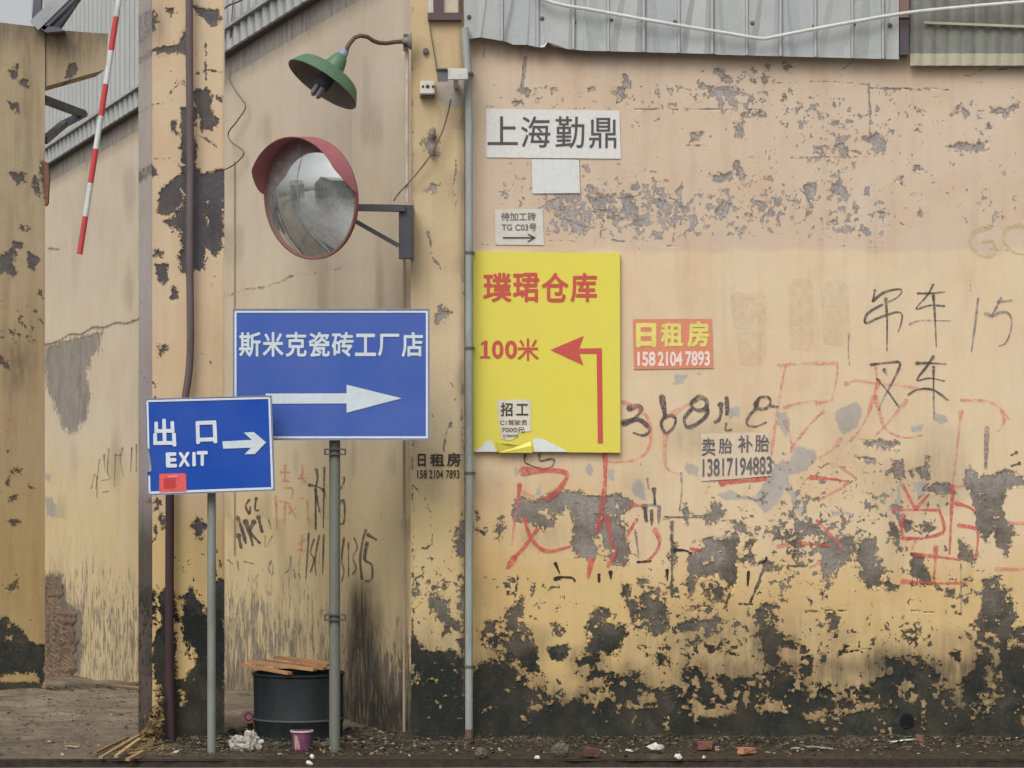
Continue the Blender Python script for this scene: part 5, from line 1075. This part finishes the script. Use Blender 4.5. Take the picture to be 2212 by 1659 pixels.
tag(obj('plastic_bag', bm, paint('crumpled_white_plastic', (172, 168, 156), .45, .7, (116, 106, 94), 24, bump=.01, fine=50)), 'crumpled whitish plastic bag on the ground left of the drum', 'bag')
g2 = P(537, 1548, 15.0)
ld = thing('tub_lid', 'round pink and white tub lid leaning against the left of the drum', 'lid', Vector((g2.x, g2.y, 0)))
obj('lid_disc', lathe(g2, (.1, -1, .15), [(0, 0), (0, .042), (.006, .045), (.012, .04), (.012, 0)], 28), paint('pink_lid', (206, 160, 160), .5, .3), ld, True)
obj('lid_print', lathe(g2+Vector((.002, -.013, 0)), (.1, -1, .15), [(0, .018), (.0015, .028), (.002, .018)], 20), paint('red_lid_print', (168, 66, 70), .5), ld)
obj('lid_prop', beam(Vector((g2.x+.01, g2.y+.04, 0)), g2+Vector((.005, .02, -.02)), .03, .02), paint('muddy_prop', (96, 84, 78), .8), ld)
m_wh = paint('white_scrap', (206, 206, 200), .6, .3); m_br = paint('brick_red', (124, 82, 68), .95, .8, (80, 64, 54), 24, bump=.003); m_or = paint('pale_brick', (172, 122, 94), .95, .6, (110, 86, 70), 24, bump=.003); m_dirtc = paint('muddy_concrete', (98, 90, 76), .95, .8, (66, 58, 48), 24, bump=.003); m_dull = paint('grey_white_scrap', (150, 148, 144), .7, .4)
frag = [(zR,(125,1130),.045,.02,m_br,'reddish brick chip at the foot of the wall below the first yellow island','brick fragment'), (zR,(400,1155),.05,.016,m_or,'flat orange-pink brick piece on the kerb, right of the reddish chip','brick fragment'),
 (zR,(1530,1085),.04,.02,m_br,'brick lump beside the long white strip of litter','brick fragment'), (zQ,(1260,1550),.055,.022,paint('dull_red_brick', (98, 66, 56), .95, .9, (64, 52, 44), 20, bump=.003),'squarish dull red half brick on the verge right of the downpipe','brick'),
 (zQ,(1000,1545),.045,.04,m_dirtc,'rounded muddy concrete lump on the verge near the downpipe','rubble lump'), (zQ,(320,1560),.035,.03,m_dirtc,'small earthy clod just right of the downpipe foot','clod'),
 (zM,(940,1480),.04,.02,m_dirtc,'yellowish stone block beside the foot of the single sign post','stone')]
for i, (zz, p, rx, rz, m_, lb, ct) in enumerate(frag):
    u, v = zz([p])[0]; g_ = G(u, v+4)+Vector((0, 0, .008)); bm = bmesh.new(); an_ = i*.7
    c8 = [Vector((x*rx*random.uniform(.8, 1.1), y*rx*.6*random.uniform(.8, 1.1), z*rz*2*random.uniform(.85, 1.1))) for z in (0, 1) for x, y in ((-1,-1),(1,-1),(1,1),(-1,1))]
    if m_ is m_dirtc: lump(bm, g_+Vector((0, 0, rz*.7)), rx, rx*.7, rz, 70+i, 3, .22)
    else:
        hexa(bm, [g_+Matrix.Rotation(an_, 3, 'Z') @ c for c in c8]); bmesh.ops.subdivide_edges(bm, edges=bm.edges[:], cuts=2, use_grid_fill=True)
        for v in bm.verts: v.co += Vector([random.uniform(-1, 1)*.12*rz for _ in range(3)])
    tag(obj(ct.replace(' ', '_'), bm, m_), lb, ct)
scr = [(zR,(1425,1088),.075,.006,m_wh,-.12,'long flat white strip of litter at the wall foot on the right'), (zR,(870,1135),.075,.007,m_dull,.1,'greyish white curved strip of litter beside the kerb'), (zR,(720,1140),.03,.006,m_dull,0,'short grey-white scrap left of the curved strip'),
 (zQ,(1825,1515),.045,.022,m_wh,0,'white crumpled foam piece standing out below the wall'), (zQ,(2020,1590),.02,.016,m_wh,.3,'tiny white wad on the kerb right of the foam piece'), (zQ,(1600,1525),.025,.006,m_wh,.2,'pale greenish white scrap left of the foam piece'),
 (zQ,(800,1590),.014,.010,m_wh,0,'small bright white scrap left of the muddy lump'), (zM,(810,1640),.018,.010,m_wh,.4,'white scrap on the kerb below the purple cup'), (zM,(830,1585),.014,.012,m_wh,0,'little white ball of litter right under the purple cup'),
 (zM,(965,1330),.022,.03,m_dull,0,'grey-white plastic clip between the drum and the single sign post'), (zK,(620,1490),.035,.006,m_dull,.05,'pale stick-like scrap on the mud in the lower left'), (zR,(120,1200),.010,.008,m_wh,0,'tiny white dot of litter on the road edge'), (zM,(390,1465),.02,.016,m_wh,0,'small white lump against the plastic bag')]
for i, (zz, p, rx, rz, m_, an_, lb) in enumerate(scr):
    u, v = zz([p])[0]; g_ = G(u, v+2)+Vector((0, 0, .012)); bm = lump(bmesh.new(), (0, 0, 0), rx, rx*.4 if rx < .05 else .018, rz, 30+i, 2, .3)
    for vv in bm.verts: vv.co = Matrix.Rotation(an_, 3, 'Y') @ vv.co + g_ + Vector((0, 0, rz*.8))
    tag(obj('litter_scrap', bm, m_), lb, 'litter', 'white litter along the wall foot')
# splintered wood at the foot of the middle column
m_sw = [paint('splintered_wood_%d' % i, c, .85, .5, (96, 78, 60), 20) for i, c in enumerate(((156, 128, 88), (128, 98, 70), (176, 150, 106)))]
sw = [((1235,1430),(870,1600),'pale longest splinter'), ((1100,1440),(820,1560),'dark thin splinter'), ((1210,1480),(1000,1590),'short pale splinter'), ((1240,1560),(1100,1620),'low splinter'), ((800,905),(1225,1000),'long pale lath lying at the foot of the side wall'), ((870,860),(1200,960),'grey lath behind the pale one'), ((560,1490),(690,1480),'whitish short stick')]
full = ['longest pale splinter of wood at the foot of the middle column', 'thin dark splinter crossing behind the longest pale splinter', 'short pale splinter close to the middle column foot', 'lowest splinter beside the kerb near the middle column', 'long pale lath lying across the mud at the foot of the side wall', 'grey lath lying just behind the long pale lath', 'whitish short stick lying on the mud at lower left']
for i, (a, b, _) in enumerate(sw):
    (ua, va), (ub, vb) = zK([a, b]); A_, B_ = G(ua, va), G(ub, vb)
    if i in (4, 5): A_.y += .3; B_.y += .1
    A_.z = gz(A_.y)+.03; B_.z = gz(B_.y)+.02
    if i in (0, 2): A_.z += .02
    tag(obj('wood_splinter', beam(A_, B_, .022, .012), m_sw[i % 3]), full[i], 'wood', 'broken wood on the ground')

bm = bmesh.new(); rr_ = random.Random(9)
for i in range(210):
    t = rr_.random()**1.5; zc = .36*(1-t)**1.3*rr_.random()**1.2; xo = -.03-.17*t*(1-zc/.4)
    c = P(345, 1600, 14.47)+Vector((xo*rr_.uniform(.2, 1.1)+.02, -.16*t*rr_.random(), 0)); c.z = zc+.008
    sz = rr_.uniform(.012, .036); pts = [c+Vector((rr_.uniform(-1, 1)*sz, rr_.uniform(-1, 1)*sz*.8, rr_.uniform(-.6, 1)*sz)) for _ in range(4)]
    v4 = [bm.verts.new(p) for p in pts]
    for f in ((0, 1, 2), (0, 2, 3), (0, 3, 1), (1, 3, 2)): bm.faces.new([v4[k] for k in f])
for i in range(70):
    c = P(rr_.uniform(245, 350), rr_.uniform(1612, 1636), 14.0); g_ = G(rr_.uniform(240, 352), rr_.uniform(1606, 1634)); an_ = rr_.uniform(-.5, .9); l = rr_.uniform(.02, .09)
    beam(g_+Vector((0, 0, .012)), g_+Vector((math.cos(an_)*l, math.sin(an_)*l*.5, .012+rr_.uniform(0, .03))), .007, .005, bm=bm)
tag(obj('crumbled_plaster', bm, paint('crumbled_yellow_plaster', (142, 120, 80), .95, 1.0, (78, 62, 46), 24, bump=.004)), 'heap of crumbled yellowish plaster and wood shavings at the left foot of the middle column', 'rubble heap', kind='stuff')
dh = thing('wall_drain_hole', 'round black drain opening low in the front wall on the right', 'drain', P(1960, 1557, D0))
obj('rim', lathe(P(1959, 1557, D0-.004), (0, -1, 0), [(0, .045), (.002, .043), (.002, .040), (0, .038)], 24), paint('black_drain_rim', (30, 32, 30), .9), dh)
obj('opening', lathe(P(1959, 1557, D0-.006), (0, -1, 0), [(0, .039), (.001, 0)], 24), paint('black_drain_opening', (12, 14, 14), .95), dh)

# ------------------------------------------------------------------ ground, kerb, road
xs = np.concatenate([np.linspace(-400, -9, 14)[:-1], np.linspace(-9, 5, 300), np.linspace(5, 400, 14)[1:]])
ys_ = np.concatenate([np.linspace(13.6, 16.2, 90)[:-1], np.linspace(16.2, 27, 150), np.linspace(27, 1200, 16)[1:]])
X, Yg = np.meshgrid(xs, ys_)
def fb(X, Y, cell, seed, oct=4):
    o = np.zeros_like(X); a = 1
    for k in range(oct): o += a*lattice(151, 149, X+600, Y+50, cell/2**k, seed+k); a *= .55
    return o
Zg = -0.07*np.clip(Yg-17.8, 0, 9.2)
near = (Yg < 28) & (np.abs(X) < 9.5)
rise = .03*np.exp(-((Yg-14.62)/.12)**2)*(X > -.7)*(1+.9*fb(X, Yg, .16, 33, 3))
Zg = Zg+np.where(near, (.006+.016*sm(Yg, 15, 16.5))*fb(X, Yg, .5, 5)+(.004+.010*sm(Yg, 15, 16.5))*fb(X, Yg*3, .3, 15, 3)+rise, 0)
fadef = np.clip((Yg-13.6)/.25, 0, 1); Zg = Zg*fadef-.004*(1-fadef)
co = np.stack([X, Yg, Zg], -1).reshape(-1, 3); nx, ny = len(xs), len(ys_); idx = np.arange(nx*ny).reshape(ny, nx)
fc = np.stack([idx[:-1, :-1], idx[:-1, 1:], idx[1:, 1:], idx[1:, :-1]], -1).reshape(-1, 4)
me = bpy.data.meshes.new('ground'); me.from_pydata(co.tolist(), [], fc.tolist())
n = NT('wet_mud')
a = n.noise(3.2, 6, .62); b = n.noise(22, 5, .65, vec=n.vec(1, 2.2, 1)); c = n.noise(110, 4, .6)
col = n.ramp(a, [(.3, C(96, 86, 73)), (.5, C(122, 111, 94)), (.62, C(136, 125, 106)), (.75, C(122, 114, 98))])
col = n.mix(n.mr(b, .48, .68, 0, .7), col, C(92, 82, 68)); col = n.mix(n.mr(c, .6, .72, 0, .6), col, C(140, 128, 110))
gy = n.t.nodes.new('ShaderNodeSeparateXYZ'); n.put(gy.inputs[0], n.co())
moss = n.mr(n.math('ADD', gy.outputs[1], n.mr(a, .3, .7, -.5, .5)), 15.6, 14.5, 0, .92); mx = n.mr(n.math('ADD', gy.outputs[0], n.mr(a, .3, .7, -.3, .3)), -2.25, -1.7, .35, 1.0); 
col = n.mix(n.math('MULTIPLY', moss, mx), col, n.mix(n.mr(b, .38, .62), C(40, 38, 32), C(72, 62, 50)))
wet = n.mr(gy.outputs[1], 14.1, 13.75)
link('ground', me, n.done(n.mix(n.mr(n.noise(2.2, 5, .6, vec=n.vec(1, 3.5, 1, (3, 1, 0))), .54, .60, 0, .55), col, C(70, 64, 56)), n.math('MULTIPLY', n.math('MULTIPLY', n.mr(a, .4, .6, .6, .95), n.mr(n.noise(2.2, 5, .6, vec=n.vec(1, 3.5, 1, (3, 1, 0))), .54, .60, 1, .3)), n.mr(wet, 0, 1, 1, .45)), n.bump(n.math('ADD', n.math('MULTIPLY', b, 1.0), n.math('MULTIPLY', c, .3)), .02, .8), spec=.18))['kind'] = 'structure'
bm = bmesh.new(); rk = random.Random(3); nk_ = 420
rows = [[], [], [], []]
for i in range(nk_+1):
    x = -12+24*i/nk_; w_ = .018*math.sin(x*2.3)+rk.uniform(-.012, .012)
    for r_, (y, z) in enumerate(((13.66, .0), (13.60+w_, .004+rk.uniform(-.004, .006)), (13.585+w_+rk.uniform(-.006, .006), -.018), (13.55+w_, -.05))): rows[r_].append(bm.verts.new((x, y, z)))
for r_ in range(3):
    for i in range(nk_): bm.faces.new((rows[r_][i], rows[r_+1][i], rows[r_+1][i+1], rows[r_][i+1]))
kb = obj('kerb', bm, paint('wet_kerb', (52, 45, 38), .8, .8, (32, 28, 26), 22, bump=.003, spec=.1)); kb['kind'] = 'structure'
bm = bmesh.new(); vs = [bm.verts.new(p) for p in ((-400, 13.55, -.032), (400, 13.55, -.032), (400, -400, -.032), (-400, -400, -.032))]; bm.faces.new(vs)
n = NT('wet_asphalt'); a = n.noise(1.1, 5, .6, vec=n.vec(1, 3, 1)); b = n.noise(130, 4, .6)
col = n.mix(n.mr(a, .4, .65), C(104, 100, 94), C(126, 122, 116)); col = n.mix(n.mr(b, .5, .7, 0, .5), col, C(58, 54, 50))
rd = obj('road', bm, n.done(col, n.mr(a, .4, .6, .10, .45), n.bump(b, .003, .35), spec=.6)); rd['kind'] = 'structure'
# rubble and leaf litter too fine to count along the wall foot
r = random.Random(5); bm = bmesh.new()
def chip(bm, c, s):
    pts = [Vector((r.uniform(-1, 1)*s, r.uniform(-1, 1)*s*.7, r.uniform(0, 1)*s*.7)) for _ in range(5)]
    v = [bm.verts.new(c+p) for p in pts]
    for f in ((0, 1, 2), (0, 2, 3), (0, 3, 4), (1, 2, 4), (2, 3, 4), (0, 1, 4)): 
        try: bm.faces.new([v[i] for i in f])
        except ValueError: pass
for i in range(4200):
    x = r.uniform(-2.1, 3.4); y = 14.56-abs(r.gauss(0, .33))
    if y < 13.66: continue
    chip(bm, Vector((x, y, .012+.03*max(0, (y-14.1)))), r.uniform(.004, .02))
for i in range(1500):
    x = r.uniform(-2.2, -.55); y = r.uniform(13.75, 15.2); chip(bm, Vector((x, y, .006)), r.uniform(.006, .03) if y > 14.2 else r.uniform(.004, .016))
for i in range(1100):
    y = r.uniform(13.7, 20); x = r.uniform(-1, -.14*1)*y*.21; x = (r.uniform(-40, 480)-CU)/F*y
    chip(bm, Vector((x, y, gz(y)+.012)), r.uniform(.005, .02))
for i, f in enumerate(bm.faces): f.material_index = (0, 0, 0, 0, 1, 0, 3, 1, 0, 2, 0, 3, 0)[(i//6) % 13]
me = bpy.data.meshes.new('rubble'); bm.to_mesh(me); bm.free()
rb_ = link('rubble', me, [paint('dark_grit', (62, 56, 48), .8, .3), paint('tan_grit', (112, 98, 80), .8, .3), paint('pale_grit', (150, 140, 124), .8, .3), paint('olive_leaf', (84, 80, 50), .8, .3)])
rb_['kind'] = 'stuff'; rb_['label'] = 'fine rubble, grit and leaf litter along the foot of the walls'

rw = random.Random(12); bm = bmesh.new()
def tuft(x, y, z, k, hgt):
    for _ in range(k):
        a_ = rw.uniform(0, 6.28); l = hgt*rw.uniform(.4, 1); b0 = Vector((x+rw.uniform(-.02, .02), y+rw.uniform(-.015, .015), z)); d_ = Vector((math.cos(a_), math.sin(a_)*.6, 0))
        w_ = Vector((-d_.y, d_.x, 0))*.003; m_ = b0+Vector((0, 0, l*.6))+d_*l*.2; t_ = b0+Vector((0, 0, l*.75))+d_*l*.7
        v = [bm.verts.new(p) for p in (b0-w_, b0+w_, m_+w_, m_-w_, t_)]; bm.faces.new((v[0], v[1], v[2], v[3])); bm.faces.new((v[3], v[2], v[4]))
for i in range(260): tuft(rw.uniform(-.3, 3.4), 14.57-abs(rw.gauss(0, .05)), .005, rw.randint(3, 8), rw.uniform(.02, .075))
for i in range(90): tuft(rw.uniform(-1.95, -.55), rw.uniform(14.0, 14.9), .0, rw.randint(3, 8), rw.uniform(.02, .06))
for f in bm.faces: f.material_index = rw.choice((0, 0, 1))
me = bpy.data.meshes.new('weeds'); bm.to_mesh(me); bm.free()
wd = link('weeds', me, [paint('dark_weed', (58, 62, 38), .8, .4), paint('dry_weed', (112, 98, 66), .85, .4)]); wd['kind'] = 'stuff'; wd['label'] = 'sparse dark weeds and dry stalks along the wall foot'
bm = bmesh.new()
for i in range(420):
    x = rw.uniform(-3.2, 3.4); y = rw.uniform(13.66, 14.5); sz = rw.uniform(.008, .024); a_ = rw.uniform(0, 6.28); c = Vector((x, y, .014+rw.uniform(0, .012)))
    d_ = Vector((math.cos(a_), math.sin(a_), rw.uniform(-.2, .5)))*sz; w_ = Vector((-math.sin(a_), math.cos(a_), rw.uniform(-.3, .6)))*sz*.45
    v = [bm.verts.new(p) for p in (c-d_, c+w_-d_*.1, c+d_, c-w_-d_*.1)]; f = bm.faces.new(v); f.material_index = rw.choice((0, 0, 1, 2, 3))
me = bpy.data.meshes.new('leaf_litter'); bm.to_mesh(me); bm.free()
lf = link('leaf_litter', me, [paint('brown_leaf', (96, 72, 48), .7, .4), paint('tan_leaf', (142, 116, 78), .7, .4), paint('rust_leaf', (120, 74, 52), .7, .4), paint('paper_bits', (170, 168, 160), .8, .3)]); lf['kind'] = 'stuff'; lf['label'] = 'dead leaves and paper bits scattered on the verge'

# ------------------------------------------------------------------ buildings across the road (seen in the mirror)
def shed(name, x0, x1, y0, y1, h, rgb, label, rot=0):
    t = thing(name, label, 'building', ((x0+x1)/2, (y0+y1)/2, 0))
    bm = bmesh.new(); hexa(bm, [Vector(p) for p in ((x0,y0,-.05),(x1,y0,-.05),(x1,y1,-.05),(x0,y1,-.05),(x0,y0,h),(x1,y0,h),(x1,y1,h),(x0,y1,h))]); obj('wall', bm, paint(name+label[:8], rgb, .8, .4, streak=True), t)
    bm = bmesh.new(); xm = (x0+x1)/2; rz = h+abs(x1-x0)*.18
    prism(bm, [Vector((x0-.4, y1+.3, h+.01)), Vector((x1+.4, y1+.3, h+.01)), Vector((xm, y1+.3, rz))], (0, y0-y1-.6, 0)); obj('roof', bm, paint('grey_roof', (108, 110, 112), .6, .3), t)
    m_d = paint('dark_opening', (52, 52, 56), .4); k = 0; x = x0+1.5
    while x < x1-1.5:
        bm = bmesh.new(); prism(bm, [Vector((x, y1+.03, 2.2)), Vector((x+1.2, y1+.03, 2.2)), Vector((x+1.2, y1+.03, 3.6)), Vector((x, y1+.03, 3.6))], (0, -.02, 0)); obj('window', bm, m_d, t); x += 3.2
    return t
shed('opposite_shed', -34, -19, -22, -4, 6.0, (150, 150, 148), 'grey gabled shed across the road, seen only in the mirror')
shed('opposite_shed', -15, -3, -24, -6, 5.0, (164, 158, 146), 'beige gabled shed across the road, seen only in the mirror')
shed('opposite_shed', -66, -42, 2, 16, 7.0, (128, 130, 134), 'darker long shed farther down the road, seen only in the mirror')
